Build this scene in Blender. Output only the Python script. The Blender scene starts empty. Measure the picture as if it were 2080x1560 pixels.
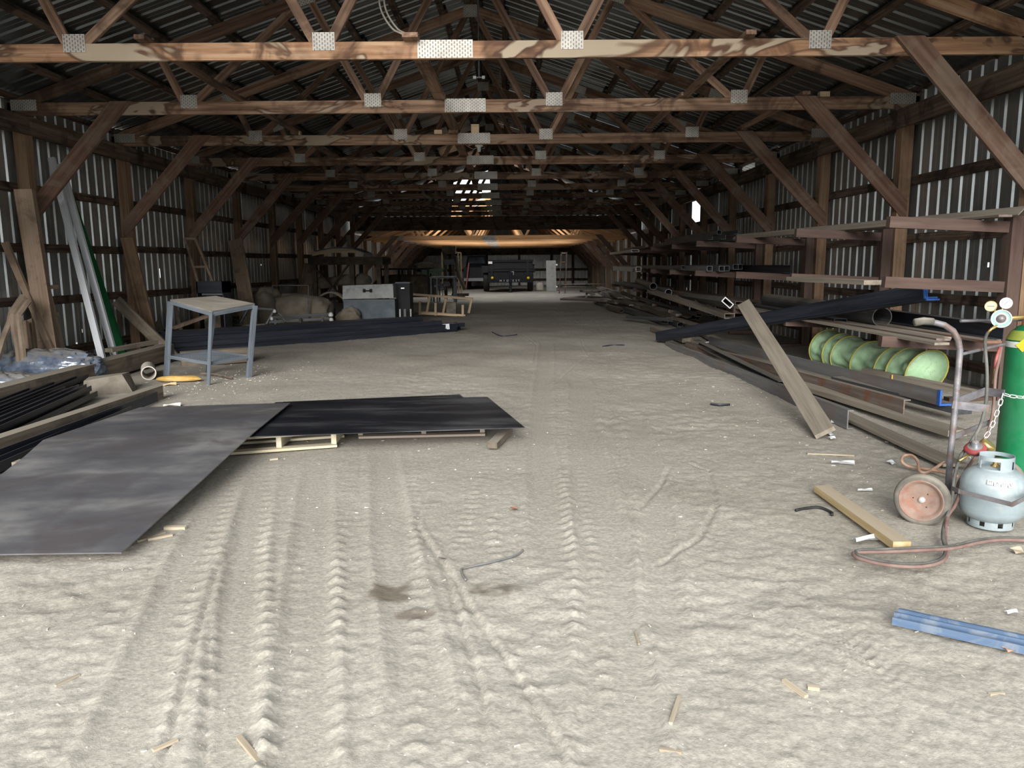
import bpy, math, random
import numpy as np
from mathutils import Vector, Matrix

random.seed(11)
rng = np.random.default_rng(11)
SC = bpy.context.scene
COL = SC.collection
PI = math.pi
SUN_E, SUN_A, SUN_EL, SUN_AZ = 3.8, 31.0, 19.0, -6.0   # strength, softness, height and bearing of the hazy sun

# ------------------------------------------------------------------ camera
F = 1562.0                                   # focal length in pixels of the 2080 x 1560 frame
CAM = Vector((0.57, 0.0, 1.35))
cam_rot = Matrix.Rotation(PI / 2 - math.radians(8.84), 3, 'X') @ Matrix.Rotation(math.radians(-0.45), 3, 'Z')
cd = bpy.data.cameras.new('camera')
cd.sensor_width = 36.0
cd.lens = 36.0 * F / 2080.0
cd.clip_start = 0.05
cd.clip_end = 500
co = bpy.data.objects.new('camera', cd)
co.matrix_world = Matrix.Translation(CAM) @ cam_rot.to_4x4()
COL.objects.link(co)
SC.camera = co

# ------------------------------------------------------------------ sky: bright overcast
w = bpy.data.worlds.new('overcast_sky')
SC.world = w
w.use_nodes = True
bg = w.node_tree.nodes['Background']
bg.inputs['Color'].default_value = (0.93, 0.97, 1.0, 1)
bg.inputs['Strength'].default_value = 1.0

# hazy sun behind the photographer, low and very soft
sl = bpy.data.lights.new('hazy_sun', 'SUN')
sl.energy = SUN_E
sl.angle = math.radians(SUN_A)
sl.color = (1.0, 0.98, 0.945)
so = bpy.data.objects.new('hazy_sun', sl)
so.rotation_euler = (math.radians(90 - SUN_EL), 0, math.radians(SUN_AZ))
COL.objects.link(so)

vs = SC.view_settings
SC.display_settings.display_device = 'sRGB'
vs.view_transform = 'Standard'
vs.look = 'None'
vs.exposure = 0.80
vs.gamma = 1.0
vs.use_curve_mapping = False
SC.cycles.max_bounces = 10
SC.cycles.diffuse_bounces = 7
SC.cycles.glossy_bounces = 4
SC.cycles.sample_clamp_indirect = 6.0
SC.cycles.use_denoising = True

# ------------------------------------------------------------------ helpers: where a point of the photograph stands
def ray(px, py):
    return cam_rot @ Vector(((px - 1040) / F, (780 - py) / F, -1.0))
def P(px, py, Y):                            # at depth Y
    d = ray(px, py); return CAM + d * (Y / d.y)
def G(px, py, z=0.0):                        # at height z
    d = ray(px, py); return CAM + d * ((z - CAM.z) / d.z)
def W(px, py, X):                            # at the upright plane x = X
    d = ray(px, py); return CAM + d * ((X - CAM.x) / d.x)
V = Vector

# ------------------------------------------------------------------ materials
def _n(nt, typ, **kw):
    n = nt.nodes.new(typ)
    for k, v in kw.items():
        if k in n.inputs: n.inputs[k].default_value = v
        else: setattr(n, k, v)
    return n
def c4(c): return (c[0], c[1], c[2], 1.0)
def hexc(r, g, b):                           # sRGB 0-255 to linear
    f = lambda v: (v / 255 / 12.92) if v / 255 <= .04045 else ((v / 255 + .055) / 1.055) ** 2.4
    return (f(r), f(g), f(b))

def make_mat(name, c1, c2, c3=None, scale=3.0, stretch=(1, 1, 1), rough=0.8, metal=0.0, bump=0.15, bscale=None,
             stain=None, stain_amt=0.0, stain_scale=1.3, dust=None, dust_amt=0.0, spec=0.35, vary=0.25, detail=5.0, pale=None):
    m = bpy.data.materials.new(name); m.use_nodes = True
    nt = m.node_tree; L = nt.links
    b = nt.nodes['Principled BSDF']
    b.inputs['Roughness'].default_value = rough
    b.inputs['Metallic'].default_value = metal
    b.inputs['Specular IOR Level'].default_value = spec
    tc = _n(nt, 'ShaderNodeTexCoord'); oi = _n(nt, 'ShaderNodeObjectInfo')
    ml = _n(nt, 'ShaderNodeMath', operation='MULTIPLY'); ml.inputs[1].default_value = 37.0
    L.new(oi.outputs['Random'], ml.inputs[0])
    ad = _n(nt, 'ShaderNodeVectorMath', operation='ADD')
    L.new(tc.outputs['Object'], ad.inputs[0]); L.new(ml.outputs[0], ad.inputs[1])
    mp = _n(nt, 'ShaderNodeMapping'); mp.inputs['Scale'].default_value = [scale * s for s in stretch]
    L.new(ad.outputs[0], mp.inputs['Vector'])
    nz = _n(nt, 'ShaderNodeTexNoise', Scale=1.0, Detail=detail, Roughness=0.6)
    L.new(mp.outputs[0], nz.inputs['Vector'])
    cr = _n(nt, 'ShaderNodeValToRGB')
    e = cr.color_ramp.elements
    e[0].position = .32; e[0].color = c4(c1); e[1].position = .68; e[1].color = c4(c3 if c3 else c2)
    if c3:
        k = e.new(.5); k.color = c4(c2)
    L.new(nz.outputs['Fac'], cr.inputs[0])
    out = cr.outputs[0]
    if stain:
        ns = _n(nt, 'ShaderNodeTexNoise', Scale=stain_scale, Detail=4.0, Roughness=0.65, Distortion=0.6)
        L.new(ad.outputs[0], ns.inputs['Vector'])
        rs = _n(nt, 'ShaderNodeMapRange'); rs.inputs[1].default_value = .5; rs.inputs[2].default_value = .62
        rs.inputs[3].default_value = 0; rs.inputs[4].default_value = stain_amt
        L.new(ns.outputs['Fac'], rs.inputs[0])
        mx = _n(nt, 'ShaderNodeMixRGB'); mx.inputs[2].default_value = c4(stain)
        L.new(rs.outputs[0], mx.inputs[0]); L.new(out, mx.inputs[1]); out = mx.outputs[0]
    if pale:                                   # bleached patches with a dark rim
        npz = _n(nt, 'ShaderNodeTexNoise', Scale=1.0, Detail=3.0, Roughness=0.6, Distortion=0.8)
        mpp = _n(nt, 'ShaderNodeMapping'); mpp.inputs['Scale'].default_value = (1.1, 2.6, 2.6); L.new(ad.outputs[0], mpp.inputs['Vector']); L.new(mpp.outputs[0], npz.inputs['Vector'])
        for lo, hi, colr, am in ((.52, .555, (.06, .032, .02), .75), (.57, .60, pale, .8)):
            rs = _n(nt, 'ShaderNodeMapRange'); rs.inputs[1].default_value = lo; rs.inputs[2].default_value = hi; rs.inputs[4].default_value = am
            L.new(npz.outputs['Fac'], rs.inputs[0])
            mx = _n(nt, 'ShaderNodeMixRGB'); mx.inputs[2].default_value = c4(colr)
            L.new(rs.outputs[0], mx.inputs[0]); L.new(out, mx.inputs[1]); out = mx.outputs[0]
    if vary:
        hv = _n(nt, 'ShaderNodeHueSaturation')
        r2 = _n(nt, 'ShaderNodeMapRange'); r2.inputs[3].default_value = 1 - vary; r2.inputs[4].default_value = 1 + vary
        L.new(oi.outputs['Random'], r2.inputs[0]); L.new(r2.outputs[0], hv.inputs['Value'])
        L.new(out, hv.inputs['Color']); out = hv.outputs[0]
    if dust:
        ge = _n(nt, 'ShaderNodeNewGeometry'); sx = _n(nt, 'ShaderNodeSeparateXYZ')
        L.new(ge.outputs['Normal'], sx.inputs[0])
        nd = _n(nt, 'ShaderNodeTexNoise', Scale=4.0, Detail=3.0); L.new(ad.outputs[0], nd.inputs['Vector'])
        a2 = _n(nt, 'ShaderNodeMath', operation='MULTIPLY_ADD'); a2.inputs[1].default_value = .8; a2.inputs[2].default_value = -.4
        L.new(nd.outputs['Fac'], a2.inputs[0])
        a3 = _n(nt, 'ShaderNodeMath', operation='ADD'); L.new(sx.outputs[2], a3.inputs[0]); L.new(a2.outputs[0], a3.inputs[1])
        rd = _n(nt, 'ShaderNodeMapRange'); rd.inputs[1].default_value = .35; rd.inputs[2].default_value = .9
        rd.inputs[4].default_value = dust_amt
        L.new(a3.outputs[0], rd.inputs[0])
        mx = _n(nt, 'ShaderNodeMixRGB'); mx.inputs[2].default_value = c4(dust)
        L.new(rd.outputs[0], mx.inputs[0]); L.new(out, mx.inputs[1]); out = mx.outputs[0]
        if metal > 0:
            iv = _n(nt, 'ShaderNodeMapRange'); iv.inputs[3].default_value = metal; iv.inputs[4].default_value = metal * .15
            L.new(rd.outputs[0], iv.inputs[0]); L.new(iv.outputs[0], b.inputs['Metallic'])
    L.new(out, b.inputs['Base Color'])
    if bump:
        bp = _n(nt, 'ShaderNodeBump', Strength=bump, Distance=0.01)
        nb = nz
        if bscale:
            nb = _n(nt, 'ShaderNodeTexNoise', Scale=bscale, Detail=4.0); L.new(ad.outputs[0], nb.inputs['Vector'])
        L.new(nb.outputs['Fac'], bp.inputs['Height']); L.new(bp.outputs[0], b.inputs['Normal'])
    return m

DUST = (0.30, 0.265, 0.215)
WOODST = (.45, 11, 11)
M = {}
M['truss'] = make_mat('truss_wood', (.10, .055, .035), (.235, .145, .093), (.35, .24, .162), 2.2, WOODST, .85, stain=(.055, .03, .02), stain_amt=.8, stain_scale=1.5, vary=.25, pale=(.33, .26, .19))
M['truss_lit'] = make_mat('truss_wood_lit', (.19, .095, .05), (.32, .18, .10), (.43, .29, .185), 2.2, WOODST, .85, stain=(.085, .042, .026), stain_amt=.9, stain_scale=1.6, vary=.1, pale=(.42, .345, .25))  # lighter copy of the truss wood: daylight on the first truss put into the colour
M['web'] = make_mat('web_wood', (.10, .055, .036), (.20, .12, .08), (.30, .205, .14), 2.4, WOODST, .88, stain=(.05, .03, .02), stain_amt=.7, vary=.4)
M['brace'] = make_mat('brace_wood', (.11, .06, .042), (.17, .10, .07), (.23, .15, .11), 2.0, WOODST, .9, stain=(.32, .27, .21), stain_amt=.3, stain_scale=2.2, vary=.25)
M['post'] = make_mat('post_wood', (.16, .095, .055), (.25, .16, .10), (.30, .21, .135), 2.0, WOODST, .9, stain=(.09, .055, .035), stain_amt=.5, vary=.2)
M['girt'] = make_mat('girt_wood', (.05, .032, .023), (.10, .065, .047), (.18, .14, .11), 3.0, WOODST, .92, stain=(.022, .016, .012), stain_amt=.9, stain_scale=2.5, dust=DUST, dust_amt=.5)
M['header'] = make_mat('header_wood', (.065, .043, .03), (.12, .085, .062), (.20, .155, .12), 2.0, WOODST, .92, stain=(.025, .018, .014), stain_amt=.85, stain_scale=1.6)
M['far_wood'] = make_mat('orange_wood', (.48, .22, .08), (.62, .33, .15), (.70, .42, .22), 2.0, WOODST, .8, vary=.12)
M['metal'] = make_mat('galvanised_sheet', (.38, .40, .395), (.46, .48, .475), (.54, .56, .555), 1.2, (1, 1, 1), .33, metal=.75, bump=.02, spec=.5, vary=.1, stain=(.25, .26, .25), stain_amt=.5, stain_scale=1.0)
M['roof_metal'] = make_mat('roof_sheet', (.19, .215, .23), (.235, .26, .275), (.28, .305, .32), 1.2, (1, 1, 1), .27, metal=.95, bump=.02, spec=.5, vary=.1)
M['galv'] = make_mat('bright_galvanised', (.5, .51, .5), (.6, .61, .6), (.68, .69, .68), 6, (1, 1, 1), .5, metal=.3, bump=.03, vary=.08)

def plate_mat():
    m = make_mat('gusset_plate', (.33, .315, .285), (.42, .405, .37), (.50, .48, .44), 8, rough=.6, metal=.35, bump=0, vary=.1)
    nt = m.node_tree; L = nt.links; b = nt.nodes['Principled BSDF']
    src = b.inputs['Base Color'].links[0].from_socket
    tc = _n(nt, 'ShaderNodeTexCoord'); sp = _n(nt, 'ShaderNodeSeparateXYZ'); cb = _n(nt, 'ShaderNodeCombineXYZ')
    L.new(tc.outputs['Object'], sp.inputs[0]); L.new(sp.outputs[2], cb.inputs[0]); L.new(sp.outputs[0], cb.inputs[1])
    br = _n(nt, 'ShaderNodeTexBrick', Scale=14.0)
    br.inputs['Color1'].default_value = (1, 1, 1, 1); br.inputs['Color2'].default_value = (1, 1, 1, 1); br.inputs['Mortar'].default_value = (0, 0, 0, 1)
    br.inputs['Mortar Size'].default_value = .12; br.inputs['Brick Width'].default_value = .5; br.inputs['Row Height'].default_value = .34
    br.inputs['Mortar Smooth'].default_value = .3
    L.new(cb.outputs[0], br.inputs['Vector'])
    mx = _n(nt, 'ShaderNodeMixRGB'); mx.inputs[2].default_value = (.10, .085, .07, 1)
    fm = _n(nt, 'ShaderNodeMath', operation='MULTIPLY'); fm.inputs[1].default_value = .8
    L.new(br.outputs['Color'], fm.inputs[0]); L.new(fm.outputs[0], mx.inputs[0]); L.new(src, mx.inputs[1]); L.new(mx.outputs[0], b.inputs['Base Color'])
    return m
M['plate'] = plate_mat()

# ------------------------------------------------------------------ object helpers
WM = {}
def tag(o, label, cat, group=None):
    o['label'] = label; o['category'] = cat
    if group: o['group'] = group
    return o
def thing(name, label, cat, loc, group=None):
    o = bpy.data.objects.new(name, None); COL.objects.link(o)
    o.empty_display_size = .1
    o.location = loc; WM[o] = Matrix.Translation(V(loc))
    return tag(o, label, cat, group)
def obj(name, me, mt, parent=None, Mx=None):
    o = bpy.data.objects.new(name, me); COL.objects.link(o)
    if mt is not None and not me.materials: me.materials.append(mt)
    Mx = Mx or Matrix.Identity(4)
    if parent is not None:
        o.parent = parent
        o.matrix_basis = WM[parent].inverted() @ Mx
    else:
        o.matrix_basis = Mx
    WM[o] = Mx.copy()
    return o
def struct(name, me=None, mt=None, loc=(0, 0, 0)):
    if me is None:
        o = bpy.data.objects.new(name, None); COL.objects.link(o); o.location = loc; WM[o] = Matrix.Translation(V(loc))
    else:
        o = obj(name, me, mt, None, Matrix.Translation(V(loc)))
    o['kind'] = 'structure'
    return o
def pydata(name, v, f, smooth=False):
    me = bpy.data.meshes.new(name); me.from_pydata([tuple(q) for q in v], [], [tuple(q) for q in f]); me.update()
    if smooth:
        me.polygons.foreach_set('use_smooth', [True] * len(me.polygons))
    return me

class MB:                                     # collects shapes for one mesh
    def __init__(s): s.v = []; s.f = []
    def add(s, v, f):
        n = len(s.v); s.v += [tuple(q) for q in v]; s.f += [tuple(i + n for i in q) for q in f]; return s
    def box(s, x0, x1, y0, y1, z0, z1):
        return s.add([(x0, y0, z0), (x1, y0, z0), (x1, y1, z0), (x0, y1, z0), (x0, y0, z1), (x1, y0, z1), (x1, y1, z1), (x0, y1, z1)],
                     [(0, 3, 2, 1), (4, 5, 6, 7), (0, 1, 5, 4), (1, 2, 6, 5), (2, 3, 7, 6), (3, 0, 4, 7)])
    def hexa(s, p):                           # 8 points, bottom ring then top ring
        return s.add(p, [(0, 3, 2, 1), (4, 5, 6, 7), (0, 1, 5, 4), (1, 2, 6, 5), (2, 3, 7, 6), (3, 0, 4, 7)])
    def prism(s, pts, L0, L1, inner=None):    # profile in (y,z) extruded along x
        n = len(pts)
        if inner:
            v = [(L0, *p) for p in pts] + [(L1, *p) for p in pts] + [(L0, *p) for p in inner] + [(L1, *p) for p in inner]
            f = []
            for i in range(n):
                j = (i + 1) % n
                f += [(i, j, n + j, n + i), (2 * n + j, 2 * n + i, 3 * n + i, 3 * n + j), (j, i, 2 * n + i, 2 * n + j), (n + i, n + j, 3 * n + j, 3 * n + i)]
            return s.add(v, f)
        v = [(L0, *p) for p in pts] + [(L1, *p) for p in pts]
        f = [(i, (i + 1) % n, n + (i + 1) % n, n + i) for i in range(n)]
        f += [tuple(range(n - 1, -1, -1)), tuple(range(n, 2 * n))]
        return s.add(v, f)
    def tube(s, pts, r, n=8, caps=True, closed=False):
        pts = [V(p) for p in pts]; m = len(pts)
        rr = r if isinstance(r, (list, tuple)) else [r] * m
        up = None; v = []
        for i, p in enumerate(pts):
            if closed: t = (pts[(i + 1) % m] - pts[i - 1]).normalized()
            else: t = (pts[min(i + 1, m - 1)] - pts[max(i - 1, 0)]).normalized()
            if up is None:
                a = V((0, 0, 1)) if abs(t.z) < .9 else V((1, 0, 0)); up = (a - t * a.dot(t)).normalized()
            else: up = (up - t * up.dot(t)).normalized()
            sd = t.cross(up)
            for k in range(n):
                q = 2 * PI * k / n; v.append(p + (up * math.cos(q) + sd * math.sin(q)) * rr[i])
        f = []
        for i in range(m if closed else m - 1):
            j = (i + 1) % m
            for k in range(n):
                l = (k + 1) % n; f.append((i * n + k, i * n + l, j * n + l, j * n + k))
        if caps and not closed: f += [tuple(range(n - 1, -1, -1)), tuple(range((m - 1) * n, m * n))]
        return s.add(v, f)
    def lathe(s, prof, n=32, Mx=None, cap=True):   # (r,z) around z
        v = []
        for r, z in prof:
            for k in range(n):
                a = 2 * PI * k / n; v.append(V((r * math.cos(a), r * math.sin(a), z)))
        if Mx: v = [Mx @ q for q in v]
        f = []
        for i in range(len(prof) - 1):
            for k in range(n):
                l = (k + 1) % n; f.append((i * n + k, i * n + l, (i + 1) * n + l, (i + 1) * n + k))
        if cap: f += [tuple(range(n - 1, -1, -1)), tuple(range((len(prof) - 1) * n, len(prof) * n))]
        return s.add(v, f)
    def mesh(s, name, smooth=False): return pydata(name, s.v, s.f, smooth)

def frame(p0, p1, up=(0, 0, 1), roll=0.0):     # local x runs from p0 to p1, local z is near up
    p0, p1 = V(p0), V(p1); x = (p1 - p0).normalized(); u = V(up)
    if abs(x.dot(u.normalized())) > .995: u = V((0, 1, 0))
    z = (u - x * u.dot(x)).normalized(); y = z.cross(x)
    m = Matrix((x, y, z)).transposed().to_4x4(); m.translation = p0
    return m @ Matrix.Rotation(roll, 4, 'X')
def rect(w, h, y=0, z=0): return [(y - w / 2, z - h / 2), (y + w / 2, z - h / 2), (y + w / 2, z + h / 2), (y - w / 2, z + h / 2)]
def circ(r, n=16): return [(r * math.cos(2 * PI * k / n), r * math.sin(2 * PI * k / n)) for k in range(n)]
def angle_prof(w, h, t): return [(0, 0), (w, 0), (w, t), (t, t), (t, h), (0, h)]
def chan_prof(w, h, t): return [(0, 0), (w, 0), (w, t), (t, t), (t, h - t), (w, h - t), (w, h), (0, h)]
def ibeam_prof(w, h, t): a = w / 2; return [(-a, 0), (a, 0), (a, t), (t / 2, t), (t / 2, h - t), (a, h - t), (a, h), (-a, h), (-a, h - t), (-t / 2, h - t), (-t / 2, t), (-a, t)]
def beam(name, p0, p1, prof, mt, parent=None, up=(0, 0, 1), roll=0.0, inner=None, smooth=False):
    L = (V(p1) - V(p0)).length
    me = MB().prism(prof, 0, L, inner).mesh(name, smooth)
    return obj(name, me, mt, parent, frame(p0, p1, up, roll))
def board(name, p0, p1, w, h, mt, parent=None, up=(0, 0, 1), roll=0.0, z=0, bow=0.0, nseg=1):   # w across, h along local z
    L = (V(p1) - V(p0)).length
    b = MB()
    if nseg == 1: b.prism(rect(w, h, 0, z), 0, L)
    else:
        v = []; f = []
        for i in range(nseg + 1):
            t = i / nseg; d = -bow * 4 * t * (1 - t)
            v += [(L * t, p[0], p[1] + d) for p in rect(w, h, 0, z)]
        for i in range(nseg):
            for k in range(4): f.append((i * 4 + k, i * 4 + (k + 1) % 4, i * 4 + 4 + (k + 1) % 4, i * 4 + 4 + k))
        f += [(3, 2, 1, 0), tuple(nseg * 4 + k for k in range(4))]
        b.add(v, f)
    return obj(name, b.mesh(name), mt, parent, frame(p0, p1, up, roll))
def hollow(name, p0, p1, w, h, t, mt, parent=None, up=(0, 0, 1), roll=0.0):
    return beam(name, p0, p1, rect(w, h), mt, parent, up, roll, inner=rect(w - 2 * t, h - 2 * t))
def pipe(name, p0, p1, r, t, mt, parent=None, n=20):
    o = beam(name, p0, p1, circ(r, n), mt, parent, inner=circ(r - t, n))
    return o

# ------------------------------------------------------------------ building numbers
Y0, DY, NT = 7.36, 2.49, 10                   # near hall: trusses T1..T10
TY = [Y0 + DY * i for i in range(NT)]
ZC = 3.20                                      # underside of the bottom chords
HW = 5.60                                      # half length of a bottom chord
PX = 5.38                                      # inner face of the posts
YF, YE = 3.4, TY[-1] + .35             # ends of the near hall
FY = [YE + 2.2 + 2.3 * i for i in range(8)]    # trusses of the lower hall behind
YB = FY[-1] + 2.4                              # its end wall
ZL = 2.36
SLOPE = 1 / 3.0
# ------------------------------------------------------------------ floor
def vnoise(x, y, sc, seed):
    r = np.random.default_rng(seed); T = r.random((256, 256)).astype(np.float32)
    X = x * sc + 1000.3; Y = y * sc + 1000.7
    xi = np.floor(X).astype(int); yi = np.floor(Y).astype(int); fx = X - xi; fy = Y - yi
    fx = fx * fx * (3 - 2 * fx); fy = fy * fy * (3 - 2 * fy)
    a = T[xi % 256, yi % 256]; b = T[(xi + 1) % 256, yi % 256]; c = T[xi % 256, (yi + 1) % 256]; d = T[(xi + 1) % 256, (yi + 1) % 256]
    return (a * (1 - fx) + b * fx) * (1 - fy) + (c * (1 - fx) + d * fx) * fy - .5

def floor_mesh():
    xs = np.concatenate([np.arange(-5.66, -3.0, .026), np.arange(-3.0, 3.6, .0128), np.arange(3.6, 5.67, .026)])
    ys = [0.9]
    while ys[-1] < YB + .1:
        y = ys[-1]; ys.append(y + min(.012 + max(0, y - 2.2) * .0052, .16))
    ys = np.array(ys)
    X, Y = np.meshgrid(xs, ys)
    Z = .05 * vnoise(X, Y, .35, 1) + .022 * vnoise(X, Y, .9, 2) + .010 * vnoise(X, Y, 3.0, 3)
    lvl = 1 - np.clip((np.abs(X) - 3.2) / 1.2, 0, 1)
    chop = np.clip(vnoise(X, Y, .8, 21) * 2.2 + .25, 0, 1)                       # where the dust is churned up
    rid = 1 - np.abs(vnoise(X + .3 * vnoise(X, Y, 2, 5), Y * 1.6, 4.5, 6)) * 2
    Z += chop * .009 * (rid - .6) + chop * .012 * vnoise(X, Y, 12, 7) + .007 * vnoise(X, Y, 26, 8) + .004 * vnoise(X, Y, 55, 18)
    tint = .5 + .5 * vnoise(X, Y, .7, 9) + .35 * vnoise(X, Y, 3, 10)
    near = np.clip((14 - Y) / 4, 0, 1)
    def gp(pts):
        q = [G(*p) for p in pts]; q.sort(key=lambda p: p.y)
        return np.array([p.x for p in q]), np.array([p.y for p in q])
    def path_x(pts):
        px, py = gp(pts); k = np.interp(Y, py, px)
        m = np.clip((Y - py[0] + .3) / .3, 0, 1) * np.clip((py[-1] + .6 - Y) / .6, 0, 1)
        return X - k, m
    nonlocal_Z = [Z, tint]
    def lugs(pts, pitch, wid, amp, skew=0.0, seed=0):
        u, m = path_x(pts)
        u = u + .02 * vnoise(X, Y, 1.3, 60 + seed)
        s = (Y + skew * np.abs(u)) / pitch + .25 * vnoise(X, Y, 3, 80 + seed)
        ph = s - np.floor(s)
        prof = np.clip(1 - ph / .45, 0, 1) ** .8 * np.clip(ph / .08, 0, 1)
        lat = np.clip(1 - (u / (wid * .9)) ** 2, 0, 1)
        var = np.clip(.8 + 1.4 * vnoise(X, Y, 2.2, 90 + seed), .1, 1.5)
        nonlocal_Z[0] = nonlocal_Z[0] + .62 * amp * prof * lat * m * var
    def smooth_band(pts, wid, depth, seed):                                        # packed flat strip of a wheel
        u, m = path_x(pts); k = np.clip((wid - np.abs(u)) / .04, 0, 1) * m * .75
        base = .05 * vnoise(X, Y, .35, 1) + .022 * vnoise(X, Y, .9, 2)
        nonlocal_Z[0] = nonlocal_Z[0] * (1 - k) + (base - depth) * k
        nonlocal_Z[1] = nonlocal_Z[1] * (1 - k * .7) + .42 * k * .7
        nonlocal_Z[0] = nonlocal_Z[0] + .008 * np.exp(-((np.abs(u) - wid - .02) / .018) ** 2) * m
    def groove(pts, wid, depth):
        u, m = path_x(pts)
        nonlocal_Z[0] = nonlocal_Z[0] - depth * np.exp(-(u / wid) ** 2) * m + depth * .5 * np.exp(-((u - wid * 2) / wid) ** 2) * m
    bands = [([(230, 1540), (380, 1150), (470, 960)], .10), ([(455, 1540), (495, 1150), (535, 930)], .09), ([(615, 1540), (630, 1150), (645, 950)], .10),
             ([(1260, 1540), (1235, 1150), (1190, 900), (1180, 780)], .13), ([(860, 1400), (800, 1100), (780, 920)], .10), ([(1120, 1100), (1095, 900), (1110, 700)], .10),
             ([(1350, 1250), (1330, 1000), (1290, 850)], .09)]
    for i, (p, wd) in enumerate(bands): smooth_band(p, wd, .012, i)
    rows = [([(300, 1540), (390, 1200), (470, 985), (500, 920)], .105, .055, .020), ([(405, 1540), (440, 1150), (470, 985)], .105, .045, .016),
            ([(540, 1540), (535, 1100), (545, 950)], .105, .05, .026), ([(690, 1500), (690, 1100), (700, 940)], .11, .05, .022),
            ([(605, 1400), (610, 1100), (610, 940)], .105, .04, .012), ([(845, 1500), (850, 1100), (840, 960), (860, 900)], .10, .05, .020),
            ([(940, 1100), (975, 960), (1000, 900)], .09, .06, .018), ([(1065, 1400), (1010, 1250), (1000, 1000), (1005, 930)], .105, .05, .016),
            ([(1190, 1540), (1165, 1150), (1145, 960), (1140, 860)], .105, .05, .022), ([(1235, 1400), (1205, 1100), (1185, 960)], .10, .045, .018),
            ([(75, 1540), (200, 1290), (330, 1130)], .11, .06, .016)]
    for i, (p, pt, wd, am) in enumerate(rows): lugs(p, pt, wd, am, .5 if i % 2 else -.4, i)
    lugs([(1480, 1330), (1440, 1270), (1390, 1190), (1365, 1140)], .045, .10, .022, 1.2, 30)
    lugs([(1400, 1050), (1375, 1000), (1365, 960)], .05, .09, .016, -1.0, 33)
    lugs([(1760, 1330), (1640, 1210), (1540, 1120), (1480, 1060)], .05, .13, .020, -1.0, 31)
    lugs([(1660, 1330), (1560, 1220), (1490, 1140)], .045, .09, .016, 1.0, 34)
    lugs([(1210, 830), (1215, 760), (1200, 720)], .07, .10, .010, 1.0, 32)
    for p, wd, dp in [([(985, 1420), (940, 1270), (915, 1190), (895, 1135), (845, 1060)], .012, .016), ([(1140, 1520), (1040, 1350), (950, 1220), (900, 1135)], .012, .016),
                      ([(330, 1540), (400, 1290), (440, 1150)], .010, .014), ([(415, 1540), (425, 1250), (445, 1150)], .008, .012), ([(730, 1000), (733, 900)], .008, .008),
                      ([(1110, 870), (1085, 980)], .008, .01), ([(1330, 1440), (1310, 1150), (1260, 950)], .008, .008), ([(1270, 960), (1240, 850), (1235, 700)], .01, .01)]:
        groove(p, max(wd, .010) * .95, dp * .85)
    Z, tint = nonlocal_Z
    for pts in ([(1340, 1135), (1420, 1085), (1456, 1020), (1440, 950), (1400, 935)], [(1295, 1030), (1345, 975), (1360, 945)], [(1085, 740), (1090, 700), (1060, 680)], [(1120, 780), (1195, 720), (1180, 690)]):
        q = [G(*p) for p in pts]
        for a, b in zip(q[:-1], q[1:]):
            d = V((b.x - a.x, b.y - a.y)); l = d.length
            t = np.clip(((X - a.x) * d.x + (Y - a.y) * d.y) / l / l, 0, 1)
            dist = np.hypot(X - a.x - d.x * t, Y - a.y - d.y * t)
            Z = Z - .011 * np.exp(-(dist / .012) ** 2) + .003 * np.exp(-((dist - .025) / .014) ** 2)
    # drifts under the stock along both walls and deeper churn further in
    Z += .06 * np.clip((np.abs(X) - 4.3) / 1.0, 0, 1) * (.6 + vnoise(X, Y, 1.1, 40))
    Z += np.clip((Y - 7) / 2, 0, 1) * (.035 * vnoise(X * .9, Y * .6, 1.7, 41) * lvl)
    # flatten a little where the heavy things stand
    for (cx, cy, r) in [(2.75, 3.95, .35), (3.05, 3.85, .3), (3.6, 4.4, .3), (-3.1, 9.1, .7), (-1.9, 5.2, 1.4), (-.3, 6.2, 1.3)]:
        k = np.exp(-((X - cx) ** 2 + (Y - cy) ** 2) / r / r); Z = Z * (1 - .9 * k)
    Z -= .012
    # damp patches
    dk = np.zeros_like(Z)
    for (px, py, rx, ry, a) in [(795, 1195, .085, .095, .9), (1005, 1190, .10, .09, .85), (848, 1240, .09, .045, .8), (880, 1015, .06, .03, .4), (1290, 870, .5, .3, .18), (1650, 1000, .9, .6, .22)]:
        c = G(px, py); d = ((X - c.x) / rx) ** 2 + ((Y - c.y) / ry) ** 2
        dk = np.maximum(dk, a * np.clip(1.25 - d + 1.6 * vnoise(X, Y, 14, 44) + .8 * vnoise(X, Y, 40, 45), 0, 1))
    n, m = X.shape
    me = bpy.data.meshes.new('floor')
    co = np.stack([X, Y, Z], -1).reshape(-1, 3).astype(np.float32)
    idx = np.arange(n * m).reshape(n, m)
    q = np.stack([idx[:-1, :-1], idx[:-1, 1:], idx[1:, 1:], idx[1:, :-1]], -1).reshape(-1, 4)
    me.vertices.add(n * m); me.vertices.foreach_set('co', co.ravel())
    me.loops.add(q.size); me.loops.foreach_set('vertex_index', q.ravel().astype(np.int32))
    me.polygons.add(len(q)); me.polygons.foreach_set('loop_start', np.arange(0, q.size, 4, dtype=np.int32))
    me.polygons.foreach_set('use_smooth', np.ones(len(q), dtype=bool))
    me.update(calc_edges=True)
    for nm, arr in (('tint', tint), ('damp', dk)):
        at = me.attributes.new(nm, 'FLOAT', 'POINT'); at.data.foreach_set('value', arr.ravel().astype(np.float32))
    return me, (xs, ys, Z)

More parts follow.
